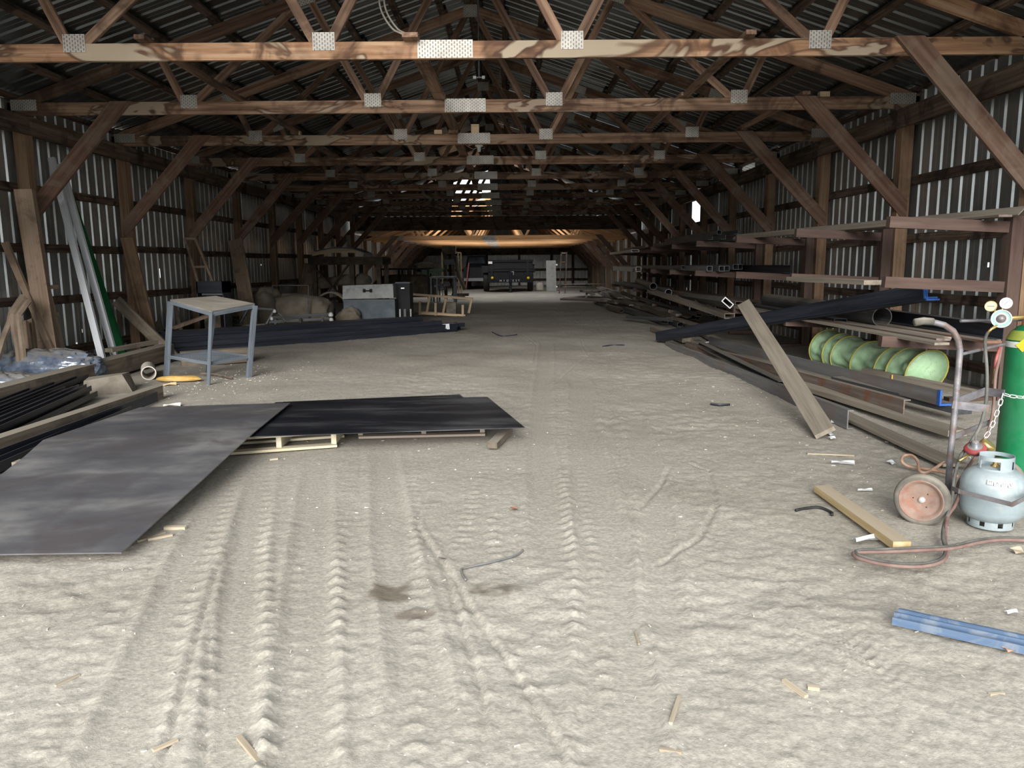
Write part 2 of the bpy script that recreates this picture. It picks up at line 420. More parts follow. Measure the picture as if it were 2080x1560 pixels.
def floor_mat(attr=True):
    m = bpy.data.materials.new('dry_dirt'); m.use_nodes = True
    nt = m.node_tree; L = nt.links; b = nt.nodes['Principled BSDF']
    b.inputs['Roughness'].default_value = .95; b.inputs['Specular IOR Level'].default_value = .15
    tc = _n(nt, 'ShaderNodeTexCoord')
    n1 = _n(nt, 'ShaderNodeTexNoise', Scale=1.1, Detail=6.0, Roughness=.6); L.new(tc.outputs['Object'], n1.inputs['Vector'])
    n2 = _n(nt, 'ShaderNodeTexNoise', Scale=60.0, Detail=3.0); L.new(tc.outputs['Object'], n2.inputs['Vector'])
    cr = _n(nt, 'ShaderNodeValToRGB'); e = cr.color_ramp.elements
    e[0].position = .25; e[0].color = (.31, .285, .24, 1); e[1].position = .75; e[1].color = (.43, .402, .35, 1)
    k = e.new(.5); k.color = (.37, .343, .294, 1)
    if attr:
        at = _n(nt, 'ShaderNodeAttribute', attribute_name='tint')
        ad = _n(nt, 'ShaderNodeMath', operation='MULTIPLY_ADD'); ad.inputs[1].default_value = .45; L.new(n1.outputs['Fac'], ad.inputs[0])
        m2 = _n(nt, 'ShaderNodeMath', operation='MULTIPLY'); m2.inputs[1].default_value = .55; L.new(at.outputs['Fac'], m2.inputs[0]); L.new(m2.outputs[0], ad.inputs[2])
        L.new(ad.outputs[0], cr.inputs[0])
    else:
        L.new(n1.outputs['Fac'], cr.inputs[0])
    out = cr.outputs[0]
    mr = _n(nt, 'ShaderNodeMapRange'); mr.inputs[3].default_value = .82; mr.inputs[4].default_value = 1.18
    mr.inputs[1].default_value = .3; mr.inputs[2].default_value = .7; L.new(n2.outputs['Fac'], mr.inputs[0])
    hv = _n(nt, 'ShaderNodeHueSaturation'); L.new(mr.outputs[0], hv.inputs['Value']); L.new(out, hv.inputs['Color']); out = hv.outputs[0]
    vo = _n(nt, 'ShaderNodeTexVoronoi', Scale=38.0); L.new(tc.outputs['Object'], vo.inputs['Vector'])          # pale grit
    lt = _n(nt, 'ShaderNodeMapRange'); lt.inputs[1].default_value = .10; lt.inputs[2].default_value = .16; lt.inputs[3].default_value = 1; lt.inputs[4].default_value = 0
    L.new(vo.outputs['Distance'], lt.inputs[0])
    wn = _n(nt, 'ShaderNodeSeparateColor'); L.new(vo.outputs['Color'], wn.inputs[0])
    gt = _n(nt, 'ShaderNodeMath', operation='GREATER_THAN'); gt.inputs[1].default_value = .8; L.new(wn.outputs[0], gt.inputs[0])
    mm = _n(nt, 'ShaderNodeMath', operation='MULTIPLY'); L.new(lt.outputs[0], mm.inputs[0]); L.new(gt.outputs[0], mm.inputs[1])
    mx = _n(nt, 'ShaderNodeMixRGB'); mx.inputs[2].default_value = (.55, .53, .48, 1); L.new(mm.outputs[0], mx.inputs[0]); L.new(out, mx.inputs[1]); out = mx.outputs[0]
    if attr:
        da = _n(nt, 'ShaderNodeAttribute', attribute_name='damp')
        md = _n(nt, 'ShaderNodeMixRGB'); md.inputs[2].default_value = (.15, .125, .095, 1); L.new(da.outputs['Fac'], md.inputs[0]); L.new(out, md.inputs[1]); out = md.outputs[0]
    L.new(out, b.inputs['Base Color'])
    n3 = _n(nt, 'ShaderNodeTexNoise', Scale=28.0, Detail=6.0, Roughness=.7); L.new(tc.outputs['Object'], n3.inputs['Vector'])
    bp = _n(nt, 'ShaderNodeBump', Strength=.55, Distance=.012); L.new(n3.outputs['Fac'], bp.inputs['Height']); L.new(bp.outputs[0], b.inputs['Normal'])
    return m
fm, FGRID = floor_mesh()
struct('floor', fm, floor_mat())
def fz(x, y):                                  # height of the dirt at a spot
    xs, ys, Z = FGRID
    i = min(max(int(np.searchsorted(ys, y)), 0), len(ys) - 1); j = min(max(int(np.searchsorted(xs, x)), 0), len(xs) - 1)
    return float(Z[i, j])
gm = MB()
gm.add([(-60, -40, -.03), (60, -40, -.03), (60, .92, -.03), (-60, .92, -.03)], [(0, 1, 2, 3)])
gm.add([(-60, .92, -.03), (-5.6, .92, -.03), (-5.6, 90, -.03), (-60, 90, -.03)], [(0, 1, 2, 3)])
gm.add([(5.6, .92, -.03), (60, .92, -.03), (60, 90, -.03), (5.6, 90, -.03)], [(0, 1, 2, 3)])
struct('ground', gm.mesh('ground'), floor_mat(False))

# ------------------------------------------------------------------ ribbed sheets
def sheet_mesh(name, L, width=.9144, pitch=.2286, h=.02, nribs=4):   # x across, y along, ribs stand up in z
    pr = []
    for k in range(nribs):
        c = pitch * (k + .5)
        pr += [(c - .03, 0), (c - .014, h), (c + .014, h), (c + .03, 0)]
        if k < nribs - 1:
            d = c + pitch / 2; pr += [(d - .012, 0), (d, .0035), (d + .012, 0)]
    pr = [(0, 0)] + pr + [(width + .03, .001)]
    v = [(x, 0, z) for x, z in pr] + [(x, L, z) for x, z in pr]; n = len(pr)
    return pydata(name, v, [(i, i + 1, n + i + 1, n + i) for i in range(n - 1)])

SW = .9144
HOLES = {1: [], -1: []}
for px, py, w_, h_ in [(1985, 620, .06, .045), (1988, 651, .06, .03), (2008, 538, .03, .05), (1771, 603, .035, .03), (1923, 776, .02, .03), (1920, 745, .02, .03), (1710, 459, .06, .03), (1672, 600, .02, .05), (1433, 540, .03, .04), (1395, 588, .02, .12)]:
    p = W(px, py, PX + .2); HOLES[1].append((p.y, p.z, w_, h_))
for px, py, w_, h_ in [(160, 640, .02, .02), (167, 672, .015, .05), (157, 697, .015, .02), (180, 705, .015, .04), (325, 555, .02, .16), (300, 642, .03, .02), (328, 642, .03, .02), (500, 540, .02, .03), (530, 538, .02, .03)]:
    p = W(px, py, -PX - .2); HOLES[-1].append((p.y, p.z, w_, h_))
def holed_sheet(L, holes):                       # the same sheet with rust holes cut through its flats; holes as (x, y, w, h)
    base = sheet_mesh('wall_sheet', L); n = len(base.vertices) // 2
    px_ = [base.vertices[i].co.copy() for i in range(n)]
    m = MB()
    for i in range(n - 1):
        a_, b_ = px_[i], px_[i + 1]
        hs = sorted([h for h in holes if a_.x + .004 < h[0] < b_.x - .004], key=lambda h: h[1])
        y0 = 0.0
        def q(u0, u1, ya, yb):
            p0, p1 = a_.lerp(b_, u0), a_.lerp(b_, u1); k = len(m.v)
            m.v += [(p0.x, ya, p0.z), (p1.x, ya, p1.z), (p1.x, yb, p1.z), (p0.x, yb, p0.z)]; m.f.append((k, k + 1, k + 2, k + 3))
        for (hx, hy, hw, hh) in hs:
            wd = b_.x - a_.x; u0 = max(.02, (hx - hw / 2 - a_.x) / wd); u1 = min(.98, (hx + hw / 2 - a_.x) / wd)
            q(0, 1, y0, hy - hh / 2); q(0, u0, hy - hh / 2, hy + hh / 2); q(u1, 1, hy - hh / 2, hy + hh / 2); y0 = hy + hh / 2
        q(0, 1, y0, L)
    return m.mesh('wall_sheet')
def side_wall(side, name, y0, y1, ztop, parent):
    s = 1 if side == 'right' else -1
    ztop += .2
    me = sheet_mesh('wall_sheet', ztop + .05); me.materials.append(M['metal'])
    n = int(math.ceil((y1 - y0) / SW)); X = s * (PX + .20)
    for i in range(n):
        y = y0 + i * SW
        z = V((s, 0, 0)); yv = V((0, 0, 1)); x = yv.cross(z)        # ribs bulge outwards
        mx = Matrix((x, yv, z)).transposed().to_4x4()
        mx.translation = V((X + random.uniform(-.004, .004), y + (SW if x.y < 0 else 0), -.05))
        hs = [((hy - y) if x.y > 0 else (y + SW - hy), hz + .05, hw, hh) for hy, hz, hw, hh in HOLES[s] if y <= hy < y + SW]
        if hs:
            m2 = holed_sheet(ztop + .05, hs); m2.materials.append(M['metal']); obj('wall_sheet', m2, None, parent, mx); continue
        obj('wall_sheet', me, None, parent, mx)
wl = struct('wall_left'); wr = struct('wall_right')

# the right wall has a ragged hole high up in the seventh bay
HOLE_Y = (21.0, 21.95)
def right_wall_sheets():
    me = sheet_mesh('wall_sheet', ZC + .25); me.materials.append(M['metal'])
    low = sheet_mesh('wall_sheet', ZC + .13); low.materials.append(M['metal'])
    n = int(math.ceil((YE - YF) / SW)); X = PX + .20
    for i in range(n):
        y = YF + i * SW
        z = V((1, 0, 0)); yv = V((0, 0, 1)); x = yv.cross(z)
        mx = Matrix((x, yv, z)).transposed().to_4x4()
        mx.translation = V((X + random.uniform(-.004, .004), y + (SW if x.y < 0 else 0), -.05))
        hs = [((hy - y) if x.y > 0 else (y + SW - hy), hz + .05, hw, hh) for hy, hz, hw, hh in HOLES[1] if y <= hy < y + SW]
        if hs:
            m2 = holed_sheet(ZC + .25, hs); m2.materials.append(M['metal']); obj('wall_sheet', m2, None, wr, mx); continue
        if y <= 21.4 < y + SW:
            m2 = sheet_mesh('wall_sheet', 2.42); m2.materials.append(M['metal']); obj('wall_sheet', m2, None, wr, mx)
        else:
            obj('wall_sheet', low if i in (9, 14, 16, 20) else me, None, wr, mx)
side_wall('left', 'wall_left', YF, YE, ZC, wl)
right_wall_sheets()
for s, wp in ((-1, wl), (1, wr)):
    for i, y in enumerate(TY):
        board('post', (s * (PX + .075), y + .02, -.3), (s * (PX + .075), y + .02, ZC), .15, .15, M['post'], wp, up=(0, 1, 0))
    for k in range(len(TY) - 1):
        ya, yb = TY[k], TY[k + 1]
        for zg in (.22, .92, 1.62, 2.36):
            zz = zg + random.uniform(-.02, .02)
            board('girt', (s * (PX + .175), ya, zz), (s * (PX + .175), yb, zz + random.uniform(-.01, .01)), .04, .11, M['girt'], wp)
        board('header_beam', (s * (PX - .02), ya, ZC - .12), (s * (PX - .02), yb, ZC - .12), .045, .22, M['header'], wp)
        board('header_beam', (s * (PX + .165), ya, ZC - .1), (s * (PX + .165), yb, ZC - .1), .045, .19, M['girt'], wp)

# ------------------------------------------------------------------ roof of the near hall
def z_top(x, zc=ZC): return zc + .16 + (HW - abs(x)) * SLOPE
RL = math.hypot(6.0, 6.0 * SLOPE)
ceil_near = struct('ceiling')
rme = sheet_mesh('roof_sheet', RL); rme.materials.append(M['roof_metal'])
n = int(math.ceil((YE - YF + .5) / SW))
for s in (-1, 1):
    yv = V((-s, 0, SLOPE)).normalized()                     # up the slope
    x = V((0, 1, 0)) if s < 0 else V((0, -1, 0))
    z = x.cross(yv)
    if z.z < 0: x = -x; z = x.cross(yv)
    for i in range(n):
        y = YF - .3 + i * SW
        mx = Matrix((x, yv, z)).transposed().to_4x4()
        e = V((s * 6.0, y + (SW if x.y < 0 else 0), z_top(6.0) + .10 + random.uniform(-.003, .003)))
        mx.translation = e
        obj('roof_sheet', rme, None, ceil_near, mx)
    xs_p = [5.55, 4.95, 4.3, 3.65, 3.0, 2.35, 1.7, 1.05, .45, .06]
    for xq in xs_p:
        for k in range(0, len(TY) - 1):
            a = V((s * xq, TY[k] - .06 if k else YF - .2, z_top(xq) + .045)); b = V((s * xq, TY[k + 1] + .06, z_top(xq) + .045))
            if k % 2 == 0: a.x += .05; b.x += .05
            board('purlin', a, b, .09, .042, M['girt'], ceil_near, up=V((s * SLOPE, 0, 1)))
board('ridge_cap', (0, YF - .3, z_top(0) + .115), (0, YE + .3, z_top(0) + .115), .5, .004, M['roof_metal'], ceil_near)
# long runners lying on the bottom chords
for xq, k0, k1, w_, h_ in [(-2.72, 0, 10, .09, .04), (2.70, 0, 10, .09, .04), (-.30, 0, 6, .14, .04), (4.15, 1, 6, .09, .04)]:
    for k in range(k0, min(k1, len(TY) - 1)):
        board('runner', (xq + random.uniform(-.02, .02), TY[k] - .15, ZC + .17), (xq + random.uniform(-.02, .02), TY[k + 1] + .15, ZC + .17 + (.04 if k % 2 else 0)), w_, h_, M['web'], ceil_near)

# ------------------------------------------------------------------ trusses
ORD = ['first', 'second', 'third', 'fourth', 'fifth', 'sixth', 'seventh', 'eighth', 'ninth', 'tenth', 'eleventh']
plate_cache = {}
def plate(cx, cz, y, w_, h_, parent, rot=0.0):
    key = (round(w_, 3), round(h_, 3))
    if key not in plate_cache:
        me = MB().box(-w_ / 2, w_ / 2, -.003, .003, -h_ / 2, h_ / 2).mesh('gusset_plate'); me.materials.append(M['plate']); plate_cache[key] = me
    mx = Matrix.Translation((cx, y, cz)) @ Matrix.Rotation(rot, 4, 'Y')
    return obj('gusset_plate', plate_cache[key], None, parent, mx)
def knee_brace(s, y, z0, z1, parent, w_=.19, th=.04):     # cut upright at the post and level with the top of the chord
    x0, x1 = PX + .12, 4.17; d = V((x1 - x0, z1 - z0)); L = d.length; d /= L
    hx = w_ / abs(d.y) / 2; hz = w_ / abs(d.x) / 2
    q = [(x0, z0 - hz), (x0, z0 + hz), (x1 + hx, z1), (x1 - hx, z1)]
    fm_ = frame((s * x0, y, z0), (s * x1, y, z1)); iv = fm_.inverted()
    ring = [iv @ V((s * p[0], yy, p[1])) for yy in (y - th / 2, y + th / 2) for p in q]
    me = pydata('knee_brace', ring, [(0, 1, 2, 3), (7, 6, 5, 4), (0, 4, 5, 1), (1, 5, 6, 2), (2, 6, 7, 3), (3, 7, 4, 0)])
    return obj('knee_brace', me, M['brace'], parent, fm_)
def truss(i, y, zc, label, group, wood, web, deep=.15, knee=True, name='roof_truss', plates=True):
    t = thing(name, label, 'truss', (0, y, zc), group)
    T = .042
    zm = zc + deep / 2; sag = random.uniform(0, .012)
    jx = random.uniform(-.03, .03)
    board('bottom_chord', (-HW, y, zm), (jx - .002, y, zm - sag), T, deep, wood, t)
    board('bottom_chord', (jx + .002, y, zm - sag), (HW, y, zm), T, deep, wood, t)
    zt = lambda xx: z_top(xx, zc) - .075
    for s in (-1, 1):
        board('top_chord', (s * 6.0, y, zt(6.0)), (0, y, zt(0)), T, .14, web if i > 0 else wood, t)
    b_ = [-3.36, -1.12, 1.12, 3.36]; tp = [-3.73, -1.87, 0, 1.87, 3.73]
    for xa, xb in [(-3.36, -3.73), (-3.36, -1.87), (-1.12, -1.87), (-1.12, 0), (1.12, 0), (1.12, 1.87), (3.36, 1.87), (3.36, 3.73)]:
        off = .028 if xb < xa else -.028
        board('web', (xa + (.06 if xb > xa else -.06), y, zc + deep - .02), (xb - (.05 if xb > xa else -.05), y, zt(xb) - .02), T - .004, .088, web, t)
    if plates:
        for xa in b_: plate(xa + random.uniform(-.02, .02), zc + deep - .005 + random.uniform(-.01, .015), y - T / 2 - .003, .20, .155, t)
        plate(jx + .01, zm + .005, y - T / 2 - .003, .50, .155, t)
        for s in (-1, 1):
            plate(s * (HW - .22), zc + .12, y - T / 2 - .003, .32, .13, t)
            for xb in (1.87, 3.73): plate(s * xb, zt(xb) - .01, y - T / 2 - .003, .20, .13, t, s * math.atan(SLOPE))
        plate(0, zt(0) - .02, y - T / 2 - .003, .24, .18, t)
    if knee:
        for s in (-1, 1):
            knee_brace(s, y - T / 2 - .03, zc - 1.27 + random.uniform(-.05, .05), zc + deep, t)
    return t
for i, y in enumerate(TY):
    lab = '%s roof truss from the open front, brown timber with stamped metal plates' % ORD[i]
    truss(i, y, ZC, lab, 'roof trusses of the near hall', M['truss_lit'] if i == 0 else M['truss'], M['web'])

truss(0, Y0 - DY, ZC, 'roof truss over the open front of the shed', 'roof trusses of the near hall', M['truss'], M['web'])
for s in (-1, 1):
    board('post', (s * (PX + .075), Y0 - DY + .02, -.3), (s * (PX + .075), Y0 - DY + .02, ZC), .15, .15, M['post'], wl if s < 0 else wr, up=(0, 1, 0))
    board('header_beam', (s * (PX - .02), YF, ZC - .12), (s * (PX - .02), TY[0], ZC - .12), .045, .22, M['header'], wl if s < 0 else wr)
    for zg in (.22, .92, 1.62, 2.36): board('girt', (s * (PX + .175), YF, zg), (s * (PX + .175), TY[0], zg), .04, .11, M['girt'], wl if s < 0 else wr)
# gable at the far end of the near hall, broken open in the middle
gb = MB(); prev = None; n_ = 96
for k in range(n_ + 1):
    x = -5.9 + 11.8 * k / n_; yy = YE + .08 - (.02 if k % 2 else 0); hi = z_top(x) + .06; lo = ZC - .02
    op = -1.62 < x < -.2
    if op: lo = hi - .30
    cur = len(gb.v); gb.v += [(x, yy, lo), (x, yy, max(hi, lo + .01))]
    if prev is not None: gb.f.append((prev, cur, cur + 1, prev + 1))
    prev = cur
struct('wall_gable', gb.mesh('wall_gable'), M['roof_metal'])

# step between the two halls: dark boards under the last chord
wstep = struct('wall_step')
for k in range(7):
    board('step_board', (-5.5 + k * 1.572, YE, ZC - .28), (-5.5 + (k + 1) * 1.572 - .001, YE, ZC - .28 + random.uniform(-.01, .01)), .025, .52, M['girt'], wstep)

# ------------------------------------------------------------------ lower hall behind
low_l = struct('wall_far_left'); low_r = struct('wall_far_right'); low_c = struct('ceiling_far')
for s, wp in ((-1, low_l), (1, low_r)):
    side_wall('right' if s > 0 else 'left', 'x', YE, YB, ZL, wp)
    for y in FY: board('post', (s * (PX + .075), y, -.3), (s * (PX + .075), y, ZL), .15, .15, M['post'], wp, up=(0, 1, 0))
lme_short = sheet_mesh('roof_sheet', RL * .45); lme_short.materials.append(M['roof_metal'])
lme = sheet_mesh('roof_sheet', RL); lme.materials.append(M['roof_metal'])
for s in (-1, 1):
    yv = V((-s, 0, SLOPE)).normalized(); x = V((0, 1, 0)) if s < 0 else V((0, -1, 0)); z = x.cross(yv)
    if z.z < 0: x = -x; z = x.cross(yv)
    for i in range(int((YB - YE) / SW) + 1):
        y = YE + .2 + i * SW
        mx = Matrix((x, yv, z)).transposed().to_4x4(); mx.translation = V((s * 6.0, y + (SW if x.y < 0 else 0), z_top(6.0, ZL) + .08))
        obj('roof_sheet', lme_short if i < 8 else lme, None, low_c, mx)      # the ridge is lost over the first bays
for i, y in enumerate(FY):
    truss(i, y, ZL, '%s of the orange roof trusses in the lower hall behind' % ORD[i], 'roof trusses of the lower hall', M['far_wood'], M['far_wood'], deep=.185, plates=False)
    t = [o for o in COL.objects if o.name.startswith('roof_truss') and o.parent is None][-1]
    for xq in (-4.15, -.35): plate(xq, ZL + .09, y - .026, .55, .17, t)
wb = struct('wall_back')
me = sheet_mesh('wall_sheet', 4.6, h=.07); me.materials.append(M['galv'])
for i in range(13):
    x = V((1, 0, 0)); yv = V((0, 0, 1)); z = x.cross(yv)
    mx = Matrix((x, yv, z)).transposed().to_4x4(); mx.translation = V((-5.9 + i * SW, YB + .02, -.05)); obj('wall_sheet', me, None, wb, mx)
for zg in (.35, 1.0, 2.2):
    board('girt', (-5.6, YB - .03, zg), (5.6, YB - .03, zg), .05, .16 if zg < 2 else .5, M['girt'], wb)
for xq in (-3.4, -1.0, 1.1, 3.2, 4.6):
    board('post', (xq, YB - .12, -.2), (xq, YB - .12, 2.5), .15, .15, M['girt'], wb, up=(0, 1, 0))
# ------------------------------------------------------------------ materials of the things
M['black_steel'] = make_mat('black_mill_steel', (.016, .019, .028), (.026, .030, .042), (.045, .050, .064), 3, (.3, 6, 6), .42, metal=.35, bump=.05, dust=DUST, dust_amt=.25, vary=.2)
M['dark_steel'] = make_mat('dark_steel', (.05, .055, .06), (.08, .085, .09), (.12, .12, .12), 3, (.3, 6, 6), .5, metal=.4, bump=.05, dust=DUST, dust_amt=.6, vary=.25)
M['rusty_steel'] = make_mat('rusty_steel', (.10, .075, .065), (.17, .135, .115), (.24, .19, .155), 3, (.4, 7, 7), .7, metal=.2, bump=.1, stain=(.21, .075, .03), stain_amt=.6, stain_scale=2.5, dust=DUST, dust_amt=.5, vary=.2)
M['grey_steel'] = make_mat('grey_blue_steel', (.105, .112, .125), (.15, .158, .17), (.20, .205, .21), 3, (.3, 6, 6), .45, metal=.35, bump=.05, dust=DUST, dust_amt=.55, vary=.1)
M['rack'] = make_mat('rack_brown_paint', (.060, .036, .029), (.082, .051, .041), (.105, .069, .056), 3, (.5, 5, 5), .8, bump=.05, dust=DUST, dust_amt=.25, vary=.08)
M['blue'] = make_mat('blue_paint', (.02, .075, .27), (.03, .10, .36), (.05, .14, .42), 5, rough=.5, bump=.03, vary=.05)
M['blue_bar'] = make_mat('dusty_blue_steel', (.055, .092, .16), (.078, .125, .205), (.115, .165, .25), 4, (.3, 5, 5), .6, metal=.1, bump=.05, vary=.03, stain=(.25, .27, .28), stain_amt=.4, stain_scale=7)
M['plank'] = make_mat('dusty_plank', (.16, .135, .105), (.22, .19, .15), (.27, .235, .19), 2, WOODST, .92, vary=.15)
M['old_timber'] = make_mat('weathered_timber', (.12, .095, .07), (.20, .165, .125), (.27, .225, .175), 2, WOODST, .93, bump=.35, stain=(.06, .048, .038), stain_amt=.5, stain_scale=2, dust=DUST, dust_amt=.85, vary=.15)
M['tan_timber'] = make_mat('tan_timber', (.23, .16, .11), (.31, .225, .16), (.37, .28, .205), 2, WOODST, .93, bump=.3, stain=(.13, .085, .06), stain_amt=.6, stain_scale=3, vary=.15)
M['tan_plain'] = make_mat('tan_plain', (.19, .14, .10), (.25, .19, .14), (.30, .235, .175), 5, rough=.93, vary=.15)
M['dusty_grey'] = make_mat('dusty_grey_steel', (.12, .12, .125), (.165, .162, .16), (.21, .203, .195), 3, (.4, 6, 6), .75, vary=.1, stain=(.19, .115, .08), stain_amt=.35, stain_scale=2.5)
M['new_wood'] = make_mat('new_pine', (.40, .28, .14), (.49, .37, .21), (.56, .45, .29), 2, WOODST, .8, vary=.12)
M['stick'] = make_mat('dusty_pine_stick', (.34, .24, .11), (.42, .31, .16), (.48, .38, .22), 2, WOODST, .85, vary=0, dust=(.34, .29, .23), dust_amt=.75)
M['pallet_wood'] = make_mat('pallet_pine', (.46, .40, .27), (.58, .52, .38), (.68, .63, .50), 2, WOODST, .85, vary=.15)
M['grey_wood'] = make_mat('grey_pallet_wood', (.24, .19, .155), (.32, .265, .22), (.38, .33, .29), 2, WOODST, .9, vary=.15)
M['crate_wood'] = make_mat('crate_pine', (.38, .27, .165), (.48, .36, .23), (.55, .43, .29), 2, WOODST, .85, vary=.15)
M['tan_stick'] = make_mat('sticks_pine', (.30, .245, .17), (.38, .32, .235), (.45, .39, .30), 6, WOODST, .9, vary=.2)
M['sheet_grey'] = make_mat('steel_sheet_worn', (.075, .076, .088), (.13, .128, .136), (.25, .245, .24), 1.7, (.8, 1.5, 1), .45, metal=.25, bump=.03, detail=9.0, stain=(.10, .088, .09), stain_amt=.7, stain_scale=1.4, spec=.5, vary=0)
M['sheet_dark'] = make_mat('steel_sheet_dark', (.012, .014, .019), (.026, .028, .035), (.10, .103, .112), 1.4, (.8, 3.0, 1), .38, metal=.4, bump=.02, spec=.5, vary=0)
M['green_paint'] = make_mat('cylinder_green', (.006, .115, .042), (.009, .15, .056), (.016, .185, .078), 4, rough=.35, bump=.02, spec=.5, vary=0, stain=(.03, .16, .08), stain_amt=.5, stain_scale=6)
M['green_channel'] = make_mat('green_channel', (.004, .075, .022), (.006, .10, .03), (.01, .125, .04), 4, rough=.5, vary=0)
M['white_channel'] = make_mat('white_channel', (.55, .57, .60), (.66, .68, .71), (.75, .77, .80), 4, (.3, 4, 4), .5, metal=.1, vary=.05)
M['white_paint'] = make_mat('propane_white', (.20, .245, .262), (.24, .29, .305), (.29, .335, .35), 5, rough=.4, bump=.02, spec=.5, vary=0, stain=(.40, .42, .41), stain_amt=.35, stain_scale=9)
M['white'] = make_mat('white_plain', (.50, .51, .50), (.57, .58, .57), (.63, .64, .63), 6, rough=.6, vary=.05)
M['paper'] = make_mat('pale_paper', (.42, .44, .45), (.50, .52, .53), (.57, .58, .58), 12, rough=.8, vary=.1)
M['brass'] = make_mat('brass', (.38, .26, .09), (.48, .34, .13), (.55, .42, .18), 9, rough=.35, metal=.8, bump=0, vary=0)
M['chrome'] = make_mat('chain_steel', (.55, .55, .53), (.66, .66, .64), (.72, .72, .70), 20, rough=.35, metal=.5, bump=0, vary=.1)
M['cart_steel'] = make_mat('cart_steel_worn', (.11, .105, .115), (.19, .185, .20), (.27, .25, .25), 14, (.5, 1, 1), .5, metal=.4, stain=(.17, .095, .06), stain_amt=.6, stain_scale=12, vary=0)
M['rust_red'] = make_mat('rusty_red_wheel', (.17, .105, .08), (.225, .155, .125), (.27, .20, .16), 9, rough=.85, vary=0, stain=(.25, .09, .05), stain_amt=.5, stain_scale=14)
M['rubber'] = make_mat('dusty_rubber', (.085, .078, .068), (.13, .12, .10), (.20, .185, .155), 9, rough=.9, vary=.05, dust=DUST, dust_amt=.6)
M['black_rubber'] = make_mat('black_rubber', (.010, .010, .011), (.016, .016, .017), (.024, .024, .024), 9, rough=.7, vary=.05)
M['hose_grey'] = make_mat('dusty_grey_hose', (.06, .062, .055), (.095, .095, .085), (.14, .135, .12), 9, rough=.8, vary=0)
M['hose_red'] = make_mat('dusty_red_hose', (.12, .07, .06), (.17, .105, .09), (.21, .15, .125), 9, rough=.8, vary=0)
M['hose_tan'] = make_mat('tan_hose', (.30, .17, .115), (.38, .235, .165), (.44, .30, .22), 9, rough=.8, vary=0)
M['red'] = make_mat('red_paint', (.20, .03, .03), (.27, .05, .05), (.34, .12, .10), 9, rough=.5, vary=0)
M['yellow'] = make_mat('yellow_plastic', (.52, .34, .02), (.62, .44, .03), (.70, .52, .08), 6, rough=.6, vary=0)
M['orange_yellow'] = make_mat('ochre_cloth', (.36, .21, .05), (.45, .28, .08), (.5, .36, .15), 8, rough=.85, vary=0)
M['green_cloth'] = make_mat('pale_green_cloth', (.27, .44, .25), (.35, .53, .32), (.42, .60, .39), 6, rough=.8, vary=0, stain=(.22, .33, .20), stain_amt=.6, stain_scale=6, bump=.3, bscale=14, dust=DUST, dust_amt=.3)
M['tan_tarp'] = make_mat('dusty_tarp', (.125, .105, .08), (.17, .145, .11), (.215, .185, .14), 4, rough=.93, vary=.15, bump=.3, bscale=9, dust=DUST, dust_amt=.5)
M['poly'] = make_mat('blue_grey_plastic_film', (.055, .075, .115), (.10, .13, .185), (.19, .23, .29), 7, (1, 2.5, 1), .22, spec=.7, bump=.7, bscale=11, dust=DUST, dust_amt=.6, vary=.1)
M['plywood'] = make_mat('dusty_plywood', (.24, .215, .18), (.30, .27, .225), (.34, .31, .265), 3, (1, 4, 1), .9, vary=0)
M['frame_steel'] = make_mat('angle_iron_blue_grey', (.10, .12, .143), (.145, .168, .195), (.195, .22, .245), 5, (.4, 6, 6), .45, metal=.35, vary=.06, bump=.03)
M['box_white'] = make_mat('tool_box_lid', (.24, .25, .25), (.31, .32, .32), (.36, .37, .37), 4, rough=.6, vary=0, stain=(.17, .17, .165), stain_amt=.6, stain_scale=5)
M['box_blue'] = make_mat('tool_box_body', (.055, .068, .085), (.075, .09, .11), (.105, .12, .14), 4, rough=.55, metal=.2, vary=0)
M['black_paint'] = make_mat('black_paint', (.003, .0035, .005), (.005, .006, .008), (.008, .009, .011), 5, rough=.6, vary=.2, spec=.25)
M['brown_dark'] = make_mat('dark_brown_clutter', (.05, .04, .03), (.085, .068, .05), (.13, .105, .08), 4, rough=.9, vary=.3)
M['amber'] = make_mat('amber_lens', (.75, .48, .02), (.85, .58, .04), (.9, .66, .08), 9, rough=.3, vary=0)
M['glass'] = make_mat('dark_glass', (.03, .04, .045), (.05, .06, .065), (.08, .09, .095), 3, rough=.1, spec=.8, bump=0, vary=0)
M['plastic_pipe'] = make_mat('pale_plastic_pipe', (.42, .38, .33), (.52, .48, .42), (.58, .54, .48), 5, rough=.6, vary=0)
M['rock'] = make_mat('concrete_block', (.10, .085, .07), (.15, .13, .105), (.20, .175, .145), 5, rough=.95, bump=.6, vary=0, dust=DUST, dust_amt=.5)

